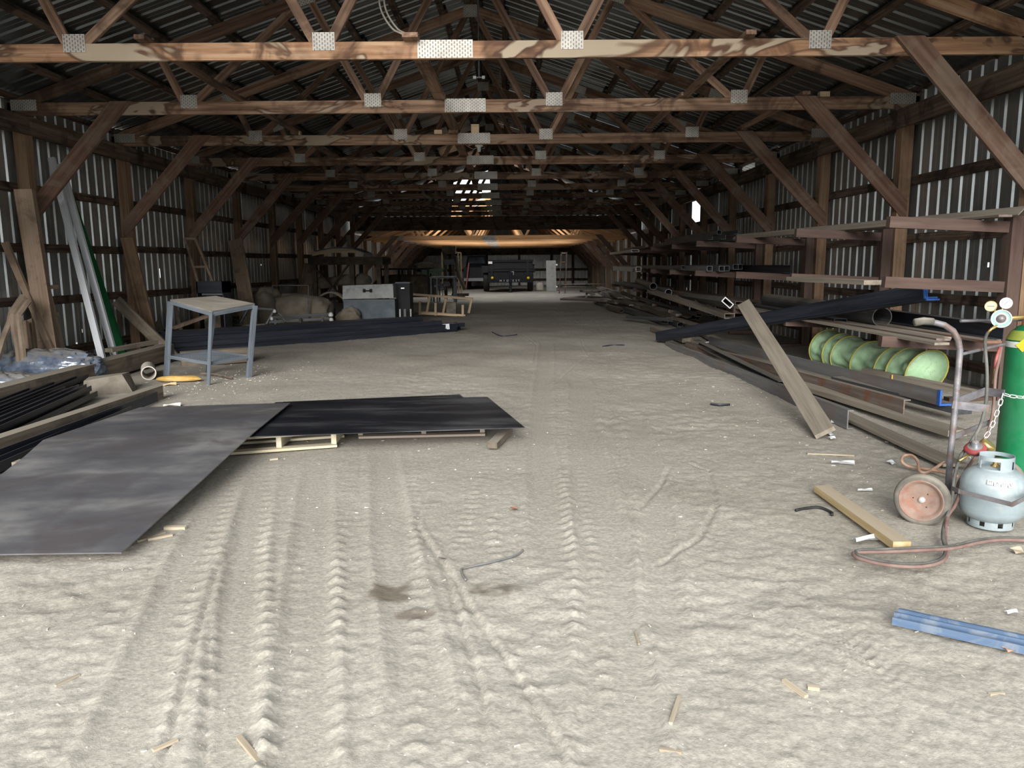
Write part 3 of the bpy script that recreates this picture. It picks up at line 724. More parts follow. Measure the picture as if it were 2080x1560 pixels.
def slab(name, c, t, mt, parent=None, up=True):          # corner ring of the upper face, thickness t downwards
    c = [V(p) for p in c]; n = len(c)
    v = c + [p - V((0, 0, t)) for p in c]; ctr = sum(c, V()) / n
    mx = Matrix.Translation(ctr); v = [p - ctr for p in v]
    f = [tuple(range(n)), tuple(range(2 * n - 1, n - 1, -1))] + [(n + i, n + (i + 1) % n, (i + 1) % n, i) for i in range(n)]
    return obj(name, pydata(name, v, f), mt, parent, mx)
def lump(name, c, rad, seed, mt, parent=None, rz=0.0, amp=.25, nu=36, nv=18, fold=0.0, zmin=-.5, power=1.0):
    u = np.linspace(0, 2 * PI, nu, endpoint=False); t = np.linspace(-PI / 2, PI / 2, nv)
    U, T = np.meshgrid(u, t)
    x = np.cos(T) * np.cos(U); y = np.cos(T) * np.sin(U); z = np.sin(T)
    if power != 1: x, y, z = [np.sign(q) * np.abs(q) ** power for q in (x, y, z)]
    r = 1 + amp * (vnoise(x * 1.0 + z, y + z * .7, 1.6, seed) + .5 * vnoise(x + z * .5, y - z, 4.0, seed + 1)) + fold * np.sin(9 * x + 5 * vnoise(x, y + z, 3, seed + 2) * 4) * .08
    z = np.maximum(z * r, zmin)
    v = np.stack([x * r * rad[0], y * r * rad[1], z * rad[2]], -1).reshape(-1, 3)
    f = [(i * nu + k, i * nu + (k + 1) % nu, (i + 1) * nu + (k + 1) % nu, (i + 1) * nu + k) for i in range(nv - 1) for k in range(nu)]
    return obj(name, pydata(name, v, f, True), mt, parent, Matrix.Translation(V(c)) @ Matrix.Rotation(rz, 4, 'Z'))

# ================================================================== MIDDLE: steel sheets on pallets
S = {k: G(*p) for k, p in dict(fr=(590, 818, .18), m1=(505, 887, .18), m2=(400, 984, .115), nr=(247, 1122, .045), fl=(285, 827, .18), l2=(77, 897, .16), l3=(45, 932, .13)).items()}
nl = S['nr'] + (S['l3'] - S['fr']) * 1.0; nl = V((S['nr'].x - 1.25, S['nr'].y - .02, .045))
l4 = G(-60, 1010, .08)
def sheet_grid(name, ring_a, ring_b, n, t, mt, bow=.0):
    # two long edges (lists of points) joined across, with thickness
    m = len(ring_a); v = []
    for a, b in zip(ring_a, ring_b):
        for k in range(n + 1):
            q = a.lerp(b, k / n); q = q - V((0, 0, bow * math.sin(PI * k / n))); v.append(q)
    N = len(v); v = v + [q - V((0, 0, t)) for q in v]; f = []
    ix = lambda i, k: i * (n + 1) + k
    for i in range(m - 1):
        for k in range(n):
            f.append((ix(i, k), ix(i, k + 1), ix(i + 1, k + 1), ix(i + 1, k))); f.append((N + ix(i, k), N + ix(i + 1, k), N + ix(i + 1, k + 1), N + ix(i, k + 1)))
    for k in range(n):
        f.append((ix(0, k), N + ix(0, k), N + ix(0, k + 1), ix(0, k + 1))); i = m - 1
        f.append((ix(i, k), ix(i, k + 1), N + ix(i, k + 1), N + ix(i, k)))
    for i in range(m - 1):
        f.append((ix(i, 0), ix(i + 1, 0), N + ix(i + 1, 0), N + ix(i, 0))); f.append((ix(i, n), N + ix(i, n), N + ix(i + 1, n), ix(i + 1, n)))
    ctr = sum(v, V()) / len(v)
    return obj(name, pydata(name, [q - ctr for q in v], f, False), mt, None, Matrix.Translation(ctr))
lpts = [S['fl'], S['l2'], S['l3'], l4, nl]
def along(pts, t):
    d = [(pts[i + 1] - pts[i]).length for i in range(len(pts) - 1)]; s = t * sum(d)
    for i, q in enumerate(d):
        if s <= q or i == len(d) - 1: return pts[i].lerp(pts[i + 1], min(1, s / q))
        s -= q
right_edge = [along([S['fr'], S['m1'], S['m2'], S['nr']], k / 8) for k in range(9)]
left_edge = [along(lpts, k / 8) for k in range(9)]
tag(sheet_grid('steel_sheet', right_edge, left_edge, 6, .006, M['sheet_grey']), 'large worn grey steel sheet lying in front, scuffed and dusty', 'steel sheet', 'steel sheets on the dirt floor')
d_fl, d_fr, d_br, d_bl = G(440, 889, .155), G(1066, 868, .155), G(990, 806, .155), G(560, 817, .145)
tag(slab('steel_sheet', [d_fl, d_fr, d_br, d_bl], .005, M['sheet_dark']), 'dark blue-black steel sheet lying on two pallets', 'steel sheet', 'steel sheets on the dirt floor')
e = [G(520, 880, .135), G(1005, 860, .135), G(934, 801, .14), G(575, 816, .13)]
tag(slab('steel_sheet', e, .005, M['sheet_dark']), 'second black steel sheet, its back corner peeping out from under the top one', 'steel sheet', 'steel sheets on the dirt floor')

def pallet(label, a, b, depth_dir, wood, nrun, h=.115, loc=None):
    # a,b: near bottom corners on the ground; deck boards run a->b, stringers run away from the camera
    a, b = V((a.x, a.y, 0)), V((b.x, b.y, 0)); ax = (b - a).normalized(); dp = V(depth_dir).normalized(); L = (b - a).length; D = 1.0
    t = thing('pallet', label, 'pallet', (a + b) / 2 + dp * .5, 'pallets under the steel sheets')
    bt = .018; up = V((0, 0, 1)); z0 = .005
    for k in range(nrun):
        o = a + ax * (L * (k + .02) / (nrun - 1) if k < nrun - 1 else L - .02)
        board('stringer', o + up * (z0 + h / 2), o + dp * D + up * (z0 + h / 2), .038, h - 2 * bt, wood, t)
    for k in range(4):
        o = dp * (D * k / 3 if k else .0)
        for zz in ((z0 + bt / 2), (z0 + h - bt / 2)):
            board('deck_board', a + o + up * zz, b + o + up * zz, .09, bt, wood, t)
    return t
pallet('pale new pallet poking out under the near edge of the dark sheet', G(440, 925), G(684, 907), (-.05, 1, 0), M['pallet_wood'], 3, .125)
pallet('grey weathered pallet under the middle of the dark sheet', G(730, 890), G(985, 884), (0.02, 1, 0), M['grey_wood'], 3, .105)
o = board('wood_block', G(1000, 905, .03), G(1032, 872, .045), .075, .045, M['old_timber']); tag(o, 'short dusty wooden block at the right end of the dark sheet', 'wood block')
# pieces carrying the big sheet
tag(board('support_timber', V((-2.65, 6.35, .06)), V((-1.55, 6.45, .06)), .09, .09, M['old_timber']), 'timber under the far end of the grey steel sheet', 'timber')
tag(board('support_timber', V((-2.75, 5.0, .045)), V((-1.5, 5.05, .045)), .09, .07, M['old_timber']), 'timber under the middle of the grey steel sheet', 'timber')

# ================================================================== LEFT: shop table
ft = [G(425, 781), G(338, 771), G(504, 768)]
tp = [P(430, 633, ft[0].y), P(346, 609, ft[1].y), P(517, 617, ft[2].y)]
ft.append(ft[1] + ft[2] - ft[0]); tp.append(P(438, 601.5, ft[3].y))
t = thing('shop_table', 'tall steel shop table with a dusty board top and a mesh shelf', 'table', (ft[0] + ft[3]) / 2)
top = [tp[0], tp[2], tp[3], tp[1]]
tb = slab('table_top', [p + V((0, 0, .004)) for p in top], .012, M['plywood'], t)
ctr = sum(top, V()) / 4
rim = []
for i in range(4):
    a, b = top[i], top[(i + 1) % 4]
    inw = ((ctr - (a + b) / 2)); inw.z = 0; inw.normalize()
    beam('top_rim', a - V((0, 0, .055)), b - V((0, 0, .055)), angle_prof(.045, .058, .005), M['frame_steel'], t, roll=0) if (V((0, 0, 1)).cross((b - a).normalized())).dot(inw) > 0 else \
        beam('top_rim', b - V((0, 0, .055)), a - V((0, 0, .055)), angle_prof(.045, .058, .005), M['frame_steel'], t)
for k, (a, b) in enumerate(zip(ft, tp)):
    inw = ctr - tp[k]; inw.z = 0; inw.normalize()
    beam('leg', V((a.x, a.y, -.02)), b - V((0, 0, .02)), [(-.022, -.022), (.03, -.022), (.03, -.016), (-.016, -.016), (-.016, .03), (-.022, .03)], M['frame_steel'], t, up=inw, roll=-PI / 4)
sh = [ft[i].lerp(tp[i], .29) for i in range(4)]; ring = [sh[0], sh[2], sh[3], sh[1]]
for i in range(4): board('shelf_rail', ring[i], ring[(i + 1) % 4], .006, .04, M['frame_steel'], t)
mb = MB(); nn = 26
for k in range(1, nn):
    for (a, b, c, d) in ((ring[0], ring[1], ring[3], ring[2]), (ring[0], ring[3], ring[1], ring[2])):
        p, q = a.lerp(b, k / nn), c.lerp(d, k / nn)
        mb.tube([p, q], .0022, 4, caps=False)
mp = obj('mesh_shelf', mb.mesh('mesh_shelf'), M['frame_steel'], t); mp['kind'] = 'stuff'
mp['label'] = 'expanded metal shelf'

# ================================================================== LEFT WALL
for (a, b, mt, lab) in [((222, 752), (113, 320), 'white_channel', 'white metal channel leaning on the left wall, the outer of two'),
                        ((247, 745), (131, 332), 'white_channel', 'white metal channel leaning on the left wall beside the green one')]:
    p0 = G(*a); p1 = W(b[0], b[1], -5.40)
    tag(beam('metal_channel', p0, p1, chan_prof(.085, .045, .004), M[mt], None, up=(0, -1, 0)), lab, 'metal channel', 'channels leaning on the left wall')
p0 = G(262, 735); p1 = W(142, 372, -5.37)
tag(beam('metal_channel', p0 + V((.02, 0, 0)), p1, chan_prof(.10, .05, .005), M['green_channel'], None, up=(0, -1, 0)), 'dark green metal channel leaning on the left wall', 'metal channel', 'channels leaning on the left wall')
def lean(name, a, b, X, w_, h_, mt, lab, cat='board', group=None, foot=None, roll=0.0, bow=0):
    p0 = foot if foot is not None else G(*a); p1 = W(b[0], b[1], X)
    o = board(name, p0, p1, w_, h_, M[mt], None, up=(0, -1, 0), roll=roll, bow=bow, nseg=1 if not bow else 8)
    return tag(o, lab, cat, group)
LB = 'old boards leaning on the left wall'
lean('timber_post', None, (50, 385), -5.22, .19, .17, 'tan_timber', 'thick tan timber leaning against the first left post', 'timber', LB, foot=V((-5.14, 9.5, .0)), roll=.3)
lean('timber_board', None, (10, 492), -5.45, .075, .045, 'tan_timber', 'thin board slanting across the thick tan timber', 'board', LB, foot=V((-4.98, 9.42, .0)))
lean('timber_board', None, (62, 470), -5.3, .12, .045, 'tan_timber', 'narrow board standing behind the thick tan timber', 'board', LB, foot=V((-5.12, 9.72, .0)))
lean('timber_board', None, (48, 655), -5.42, .10, .05, 'tan_timber', 'short stub of board standing by the plastic bundle', 'board', LB, foot=V((-5.12, 9.0, .0)))
lean('timber_board', None, (62, 650), -5.42, .07, .05, 'tan_timber', 'shortest stub of board between the leaning timbers', 'board', LB, foot=V((-5.14, 9.15, .0)))
for i, (q, r) in enumerate([([(-6, 730), (6, 690), (20, 655), (24, 635), (46, 602)], .05), ([(40, 745), (36, 705), (28, 665), (27, 640), (50, 605)], .048), ([(50, 745), (46, 705), (40, 660), (38, 640), (58, 612)], .045)]):
    pts = [W(px, py, -5.18 + .05 * i) for px, py in q]
    lab = ['bent tan wood strip at the far left, bottom end to the left', 'bent tan wood strip, middle of three at the far left', 'bent tan wood strip nearest the thick timber'][i]
    tag(obj('bent_strip', MB().tube(pts, r * .72, 6).mesh('bent_strip'), M['tan_plain']), lab, 'wood strip', 'bent strips at the left wall')
lean('timber_board', None, (115, 690), -5.45, .06, .04, 'girt', 'dark rusty bar leaning low beside the plastic bundle', 'bar', LB, foot=V((-4.8, 9.75, 0)), roll=.4)
for k, py in enumerate((583, 638)):
    a = W(92, py, -5.32); tag(board('wood_peg', a, a + V((.02, .0, 0)) + (W(112, py, -5.32) - a), .06, .05, M['tan_timber']), ['upper wooden peg sticking out of the left post', 'lower wooden peg sticking out of the left post'][k], 'wood peg')
lean('timber_board', None, (258, 482), -5.33, .19, .045, 'post', 'wide tan board standing against the second left post', 'board', LB, foot=V((-5.22, 12.42, .0)), roll=0)
lean('timber_board', None, (236, 610), -5.33, .16, .04, 'old_timber', 'grey board leaning to the right of the green channel', 'board', LB, foot=V((-4.55, 11.6, 0)))
lean('timber_board', None, (255, 628), -5.33, .12, .04, 'tan_timber', 'tan board leaning low on the second left post', 'board', LB, foot=V((-4.75, 12.1, 0)))
lean('timber_board', None, (478, 487), -5.30, .30, .04, 'tan_timber', 'broad brown board leaning on the fourth left post', 'board', LB, foot=V((-4.9, 16.2, 0)))
lean('timber_board', None, (630, 535), -5.12, .34, .04, 'tan_timber', 'broad board with a rounded top leaning beyond the fifth left post', 'board', LB, foot=V((-5.0, 20.4, 0)))
# tall narrow frame leaning on the third post
f0, f1 = V((-4.75, 14.3, 0)), W(386, 483, -5.28)
t = thing('wooden_trellis', 'tall narrow wooden frame leaning on the third left post', 'frame', f0)
sd = V((.17, .08, 0))
board('rail', f0 - sd, f1 - sd * .45, .05, .04, M['tan_timber'], t, up=(1, 0, 0)); board('rail', f0 + sd, f1 + sd * .45, .05, .04, M['tan_timber'], t, up=(1, 0, 0))
for k in (.08, .42, .72, .99):
    c = f0.lerp(f1, k); s_ = sd * (1 - .55 * k); board('crosspiece', c - s_, c + s_, .05, .04, M['tan_timber'], t)
# black cabinet behind the table
t = thing('metal_cabinet', 'dark open metal cabinet standing behind the shop table', 'cabinet', P(425, 690, 13.6) * 1.0)
ca, cb_ = P(398, 572, 13.6), P(452, 572, 13.6); x0, x1, zt_ = ca.x, cb_.x, ca.z
for nm, bx in [('side_panel', (x0, x0 + .02, 13.6, 14.0, 0, zt_)), ('side_panel', (x1 - .02, x1, 13.6, 14.0, 0, zt_)), ('top_panel', (x0, x1, 13.6, 14.0, zt_ - .2, zt_)), ('back_panel', (x0, x1, 13.97, 14.0, 0, zt_))]:
    obj(nm, MB().box(*bx).mesh(nm), M['black_steel'], t)
obj('shelf', MB().box(x0 + .08, x1 - .02, 13.62, 13.98, zt_ - .24, zt_ - .21).mesh('shelf'), M['grey_steel'], t)
obj('box_inside', MB().box(x0 + .08, x1 - .1, 13.65, 13.95, .02, .5).mesh('box_inside'), M['brown_dark'], t)
# clutter of short boards between the second and third post
for i, (px, py, px2, py2, w_) in enumerate([(297, 668, 287, 645, .14), (312, 672, 303, 650, .12), (330, 668, 318, 640, .10), (345, 672, 338, 632, .07), (372, 660, 358, 632, .06), (318, 650, 345, 640, .05)]):
    a = P(px, py, 12.9 + .12 * i); b = P(px2, py2, 13.2 + .12 * i); a.z = max(a.z - .3, .03)
    tag(board('scrap_board', a, b, w_, .03, M['old_timber'], None, up=(0, 1, 0)), '%s short scrap board from the left in the heap behind the shop table' % ORD[i], 'board', 'scrap boards behind the shop table')
tag(board('scrap_board', P(352, 666, 12.75), P(425, 640, 13.3), .09, .05, M['tan_timber']), 'long tan board slanting up behind the shop table legs', 'board', 'scrap boards behind the shop table')
# plastic wrapped bundles
t0 = P(85, 740, 8.9)
tag(lump('plastic_bundle', V((-4.90, 9.02, .16)), (.60, .21, .235), 3, M['poly'], rz=1.05 - PI / 2 + .62, amp=.12, fold=1.0, nu=72, nv=28, power=.75), 'large blue-grey plastic wrapped bundle lying by the left wall', 'plastic bundle', 'plastic bundles')
tag(lump('plastic_bundle', V((-4.90, 8.12, .10)), (.42, .22, .15), 8, M['poly'], rz=.2, amp=.15, fold=1.0, nu=60, nv=24, power=.75), 'smaller plastic wrapped bundle at the left edge, nearest of the two', 'plastic bundle', 'plastic bundles')
# big timbers on the ground
beam1a, beam1b = V((-4.30, 10.95, .16)), V((-4.42, 6.6, .13))
tag(board('timber_beam', V((-4.38, 11.0, .155)), V((-4.46, 6.7, .10)), .20, .21, M['old_timber']), 'long squared timber lying along the left wall in front of the plastic', 'timber')
tag(board('timber_beam', V((-4.0, 10.55, .09)), V((-3.2, 10.95, .11)), .2, .2, M['old_timber']), 'squared timber lying on the ground behind the shop table', 'timber')
tag(board('timber_board', V((-4.55, 11.0, .29)), V((-4.75, 10.1, .27)), .12, .05, M['old_timber']), 'flat board lying on the long squared timber', 'board')
tag(pipe('plastic_pipe', G(302, 758, .085) , G(302, 758, .085) + V((-.22, .46, .0)), .085, .012, M['plastic_pipe'], n=24), 'short pale plastic pipe with its open end toward the aisle', 'pipe')
cc = G(225, 795, 0)
tag(obj('concrete_chunk', MB().hexa([(-.27, -.15, -.02), (.22, -.17, -.02), (.27, .12, -.02), (-.22, .16, -.02), (-.25, -.11, .15), (.12, -.15, .2), (.2, .1, .19), (-.2, .13, .16)]).mesh('concrete_chunk'), M['rock'], None, Matrix.Translation(cc) @ Matrix.Rotation(.5, 4, 'Z')), 'dusty grey block of concrete at the end of the black steel', 'concrete block')
a = G(365, 770, .03)
tag(lump('yellow_cloth', a, (.26, .07, .045), 30, M['orange_yellow'], rz=.1, amp=.3), 'crumpled ochre yellow cloth under the shop table', 'cloth')
tag(obj('dark_stick', MB().tube([G(408, 759, .03), G(432, 760, .03), G(470, 768, .02)], .012, 6).mesh('dark_stick'), M['girt']), 'dark stick lying under the right side of the shop table', 'stick')
# black ribbed channel bundles at the left edge, each bar its own
nb = 0
for (pa, pb, nbar, nl_, lab) in [((0, 868), (190, 782), 4, 2, 'upper'), ((0, 905), (200, 806), 4, 2, 'middle')]:
    a, b = G(*pa), G(*pb); d = (b - a).normalized(); a = a - d * 1.3; sdv = V((0, 0, 1)).cross(d)
    for r_ in range(nl_):
        for k in range(nbar - r_):
            o_ = sdv * (k * .088 + r_ * .044) + V((0, 0, .03 + .062 * r_))
            e_ = random.uniform(-.25, .05)
            tag(beam('steel_channel', a + o_, b + o_ + d * e_, [(p[0] - .04, p[1]) for p in [(0, 0), (.08, 0), (.08, .055), (.074, .055), (.074, .006), (.006, .006), (.006, .055), (0, .055)]], M['black_steel']),
                'black steel channel, %s in the %s layer of the %s bundle at the left edge' % (ORD[k], ['bottom', 'top'][r_], lab), 'steel channel', '%s bundle of black channels at the left' % lab)
a, b = G(0, 925), G(322, 808); d = (b - a).normalized()
tag(board('timber_beam', a - d * 1.0 + V((0, 0, .075)), b + V((0, 0, .06)), .11, .14, M['old_timber']), 'sand covered timber with a black side beside the grey steel sheet', 'timber')
a, b = G(0, 958), G(300, 826); d = (b - a).normalized()
tag(beam('steel_channel', a - d * .8 + V((0.02, 0, 0)), b - d * .35, [(0, 0), (.10, 0), (.10, .07), (.094, .07), (.094, .006), (.006, .006), (.006, .07), (0, .07)], M['black_steel']), 'black steel channel right beside the grey steel sheet', 'steel channel')
a, b = G(0, 935), G(320, 815)
tag(board('flat_bar', a - d * .8 + V((.02, 0, .05)), b + V((0, 0, .05)), .012, .10, M['black_steel']), 'black flat bar standing along the sandy timber', 'flat bar')

# long stack of dark square tubes
sa, sb_ = V((-5.05, 12.15, 0)), V((-.62, 15.95, 0)); d = (sb_ - sa).normalized(); sd = V((0, 0, 1)).cross(d)
row = 0
for r_ in range(4):
    for k in range(6):
        o_ = sd * (-.25 + k * .086 + (0.0 if r_ % 2 == 0 else .02)) + V((0, 0, .042 + .085 * r_))
        e0 = random.uniform(-.12, .12); e1 = random.uniform(-.25, .2) - (0, .05, .55, 1.1)[r_]
        if r_ == 3 and k in (0, 5): continue
        tag(hollow('steel_tube', sa + o_ + d * e0, sb_ + o_ + d * e1, .082, .082, .005, M['black_steel']),
            'dark square steel tube, %s from the front in the %s layer of the long stack' % (ORD[k], ['bottom', 'second', 'third', 'top'][r_]), 'steel tube', 'long stack of square tubes, layer %d' % (r_ + 1))
tag(board('paper_tag', P(897, 664, 15.50), P(913, 663, 15.46), .004, .11, M['paper']), 'white paper tag on the near end of the tube stack', 'paper tag')

# tool box
xa, xb_ = P(699, 650, 17.4).x, P(803, 650, 17.4).x
zt_ = P(750, 579, 17.4).z; zl_ = P(750, 607, 17.4).z
t = thing('tool_box', 'big job-site tool box with a white front lid and blue-grey body', 'tool box', ((xa + xb_) / 2, 17.7, 0))
obj('body', MB().box(xa, xb_, 17.4, 18.05, .02, zl_ - .03).mesh('body'), M['box_blue'], t)
obj('lid', MB().hexa([(xa - .01, 17.37, zl_), (xb_ - .02, 17.37, zl_ + .015), (xb_ - .02, 18.07, zl_ + .015), (xa - .01, 18.07, zl_), (xa, 17.40, zt_ - .01), (xb_ - .03, 17.40, zt_ + .02), (xb_ - .03, 18.07, zt_ + .02), (xa, 18.07, zt_ - .01)]).mesh('lid'), M['box_white'], t)
obj('seam_strip', MB().box(xa - .012, xb_ + .0, 17.385, 17.4, zl_ - .05, zl_ - .015).mesh('seam_strip'), M['dark_steel'], t)
hz = (zt_ + zl_) / 2 + .03; hx = (xa + xb_) / 2 - .02
h = obj('handle', MB().tube([(hx - .075, 17.37, hz), (hx - .075, 17.33, hz), (hx + .075, 17.33, hz), (hx + .075, 17.37, hz)], .012, 8).mesh('handle'), M['black_paint'], t)
for s_ in (-1, 1): obj('handle_plate', MB().box(hx + s_ * .075 - .03, hx + s_ * .075 + .03, 17.36, 17.375, hz - .04, hz + .04).mesh('handle_plate'), M['black_paint'], h)
xc, xd = P(806, 650, 17.9).x, P(832, 650, 17.9).x
t = thing('cabinet', 'black cabinet standing right behind the tool box', 'cabinet', ((xc + xd) / 2, 18.1, 0))
obj('body', MB().box(xc, xd + .02, 17.9, 18.5, .02, zt_ + .02).mesh('body'), M['black_paint'], t)
obj('top', MB().box(xc - .01, xd + .03, 17.89, 18.5, zt_ + .02, zt_ + .05).mesh('top'), M['black_steel'], t)
obj('latch', MB().box(xc + .12, xc + .2, 17.88, 17.9, zt_ - .1, zt_ - .08).mesh('latch'), M['chrome'], t)
for i, px in enumerate((812, 822, 834)):
    p = P(px, 642, 17.4); tag(board('steel_tube_offcut', V((p.x, 17.45, .02)), V((p.x - .02, 17.6, .36)), .03 + .02 * (i == 1), .02, M['chrome'] if i != 1 else M['grey_steel'], None, up=(0, 1, 0)), ['bright strip leaning on the cabinet nearest the tool box', 'wide grey strip leaning on the cabinet', 'bright strip leaning on the cabinet nearest the wood crate'][i], 'metal strip', 'strips leaning on the black cabinet')

# wooden crate frame lying on its side
yc_ = 20.6
def PY(px, py, y=yc_): return P(px, py, y)
t = thing('crate_frame', 'open crate frame of new pine boards beside the aisle', 'crate', (PY(890, 640).x, yc_, 0))
board('rail', PY(828, 597, 21.2), PY(961, 607, 21.2), .09, .06, M['crate_wood'], t)
board('rail', PY(838, 632, 21.2), PY(955, 641, 21.2), .05, .05, M['crate_wood'], t)
board('rail', PY(852, 636), PY(945, 641), .05, .06, M['crate_wood'], t)
for px, pt in ((873, 603), (906, 606), (958, 607)): board('slat', PY(px - 6, 636, 21.2), PY(px, pt, 21.2), .06, .07, M['crate_wood'], t, up=(0, 1, 0))
for px, pt, pb in ((853, 612, 639), (885, 615, 641), (940, 619, 645)): board('upright', PY(px, pb, yc_ - .05), PY(px, pt, yc_ - .05), .06, .09, M['crate_wood'], t, up=(0, 1, 0))
for k in range(2):
    c = PY(917, 617 + 14 * k + 3, yc_ + .25); tag(obj('cinder_block', MB().box(c.x - .13, c.x + .13, c.y - .1, c.y + .1, max(c.z - .1, .0), c.z + .085).mesh('cinder_block'), M['rock']), ['upper grey cinder block inside the crate frame', 'lower grey cinder block inside the crate frame'][k], 'block')

# bent metal frames and tarps behind the tube stack
y_ = 14.9
t = thing('bent_tubing', 'bent steel seat frame lying behind the tube stack, beside the table', 'metal frame', P(500, 660, y_))
def tubep(name, pts, r, mt, par): return obj(name, MB().tube(pts, r, 8).mesh(name), M[mt], par)
tubep('top_bar', [P(455, 626, y_), P(520, 627, y_), P(558, 630, y_)], .028, 'dark_steel', t)
for a, b in (((503, 628), (488, 656)), ((557, 630), (540, 660))): tubep('strut', [P(*a, y_), P(*b, y_ - .1)], .03, 'dark_steel', t)
tubep('lower_bar', [P(455, 646, y_ - .1), P(485, 652, y_ - .15), P(475, 660, y_ - .2), P(500, 662, y_ - .2), P(540, 660, y_ - .2)], .028, 'dark_steel', t)
tubep('side_loop', [P(555, 632, y_), P(570, 640, y_), P(580, 655, y_ - .1)], .018, 'dark_steel', t)
y_ = 15.7
t = thing('roller_table', 'low flat steel frame with long rails in front of the tarps', 'metal frame', P(610, 655, y_))
for py in (642, 651): board('rail', P(545, py + 3, y_), P(670, py - 4, y_ + .4), .05, .05, M['dark_steel'], t)
for px in (560, 610, 655): board('leg', P(px, 672, y_), P(px, 646, y_ + .1), .05, .05, M['dark_steel'], t, up=(0, 1, 0))
tag(lump('tarp_heap', V((-4.35, 17.3, .3)), (.95, .5, .42), 40, M['tan_tarp'], rz=-.15, amp=.25, power=.7, fold=.4), 'big brown tarp heap behind the low steel frame', 'tarp', 'tarp heaps')
tag(lump('tarp_heap', V((-4.85, 17.1, .33)), (.35, .45, .55), 43, M['tan_tarp'], rz=.1, amp=.3, power=.8, fold=.4), 'tall fold of tarp against the left wall', 'tarp', 'tarp heaps')
t_ = []
for k in range(14):
    a = PI * .08 + (PI * .72) * k / 13; t_.append(V((-3.55 + .48 * math.cos(PI - a), 17.55, .05 + .72 * math.sin(a))))
v = []; f = []
for k, p in enumerate(t_):
    for dy in (0, .62): v.append(p + V((0, dy, 0)))
    for dy in (0, .62): v.append(p + V((0, dy, -.035)) - (p - V((-3.55, 17.55, .05))) * V((1, 0, 1)).normalized().length * .0)
for k in range(13):
    b0 = k * 4; f += [(b0, b0 + 1, b0 + 5, b0 + 4), (b0 + 2, b0 + 6, b0 + 7, b0 + 3), (b0, b0 + 4, b0 + 6, b0 + 2), (b0 + 1, b0 + 3, b0 + 7, b0 + 5)]
tag(obj('curved_mat', pydata('curved_mat', v, f, True), M['tan_tarp']), 'thick mat bent into an arch left of the tool box', 'mat')
tag(lump('cloth_heap', V((-3.05, 17.2, .16)), (.28, .2, .26), 47, M['tan_tarp'], amp=.35, fold=.6), 'small pale cloth heap against the tool box', 'cloth')
t = thing('pipe_stand', 'thin steel pipe stand in front of the tarps by the wall', 'pipe frame', P(600, 640, 16.6))
tubep('top_rail', [P(553, 580, 16.6), P(626, 580, 16.6)], .013, 'dark_steel', t)
for px in (553, 626): tubep('upright', [P(px, 580, 16.6), V((P(px, 640, 16.6).x, 16.6, .0))], .013, 'dark_steel', t)
tag(lump('white_jar', P(672, 640, 16.0), (.05, .05, .06), 5, M['white'], amp=.05), 'small white jar on the low steel frame', 'jar')
tag(lump('white_jar', P(673, 650, 15.9), (.045, .045, .05), 6, M['white'], amp=.05), 'small white can below the jar', 'can')
for i, (px, py) in enumerate(((558, 633), (552, 648))): tag(lump('lamp_lens', P(px, py, 14.75), (.03, .03, .045), 9, M['white'], amp=.05), ['upper white reflector on the bent steel frame', 'lower white reflector on the bent steel frame'][i], 'reflector')

# timber rack with cross bracing, loaded
yr = 21.4
xl, xr_ = P(636, 560, yr).x, P(772, 560, yr).x
t = thing('timber_rack', 'cross-braced timber rack loaded with curved sheets on the left', 'rack', ((xl + xr_) / 2, yr + .6, 0))
ztr = P(700, 531, yr).z
for x_ in (xl + .05, P(716, 560, yr).x, xr_ - .03):
    board('post', V((x_, yr, 0)), V((x_, yr, ztr)), .11, .11, M['brown_dark'], t, up=(0, 1, 0)); board('post', V((x_, yr + 1.3, 0)), V((x_, yr + 1.3, ztr)), .11, .11, M['brown_dark'], t, up=(0, 1, 0))
for y2 in (yr - .07, yr + 1.37): board('beam', V((xl - .1, y2, ztr)), V((xr_ + .1, y2, ztr)), .05, .18, M['brown_dark'], t)
for a, b in (((640, 545), (690, 598)), ((712, 532), (662, 598))): board('brace', P(*a, yr - .06), P(*b, yr - .06), .04, .1, M['brown_dark'], t, up=(0, 1, 0))
for k in range(4): board('deck_board', V((xl - .15, yr + .05 + k * .38, ztr + .11)), V((xr_ + .1, yr + .05 + k * .38, ztr + .11)), .28, .03, M['brown_dark'], t)
tag(board('timber_plank', P(634, 516, yr + .1), P(725, 510, yr + .3), .2, .12, M['crate_wood'], nseg=6, bow=-.05), 'orange-brown plank lying on the timber rack', 'plank')
def curved_sheet(pts, w_, th, mt, lab):
    v = []; f = []; n = len(pts)
    for p in pts: v += [p, p + V((0, w_, 0)), p - V((0, 0, th)), p + V((0, w_, -th))]
    for k in range(n - 1):
        b0 = k * 4; f += [(b0, b0 + 1, b0 + 5, b0 + 4), (b0 + 2, b0 + 6, b0 + 7, b0 + 3), (b0, b0 + 4, b0 + 6, b0 + 2), (b0 + 1, b0 + 3, b0 + 7, b0 + 5)]
    f += [(0, 2, 3, 1), ((n - 1) * 4, (n - 1) * 4 + 1, (n - 1) * 4 + 3, (n - 1) * 4 + 2)]
    tag(obj('curved_sheet', pydata('curved_sheet', v, f, False), M[mt]), lab, 'sheet')
curved_sheet([P(640, 509, yr), P(680, 501, yr), P(715, 503, yr), P(738, 512, yr), P(752, 526, yr), P(760, 541, yr)], 1.2, .03, 'dark_steel', 'curved sheet drooping over the right end of the timber rack')
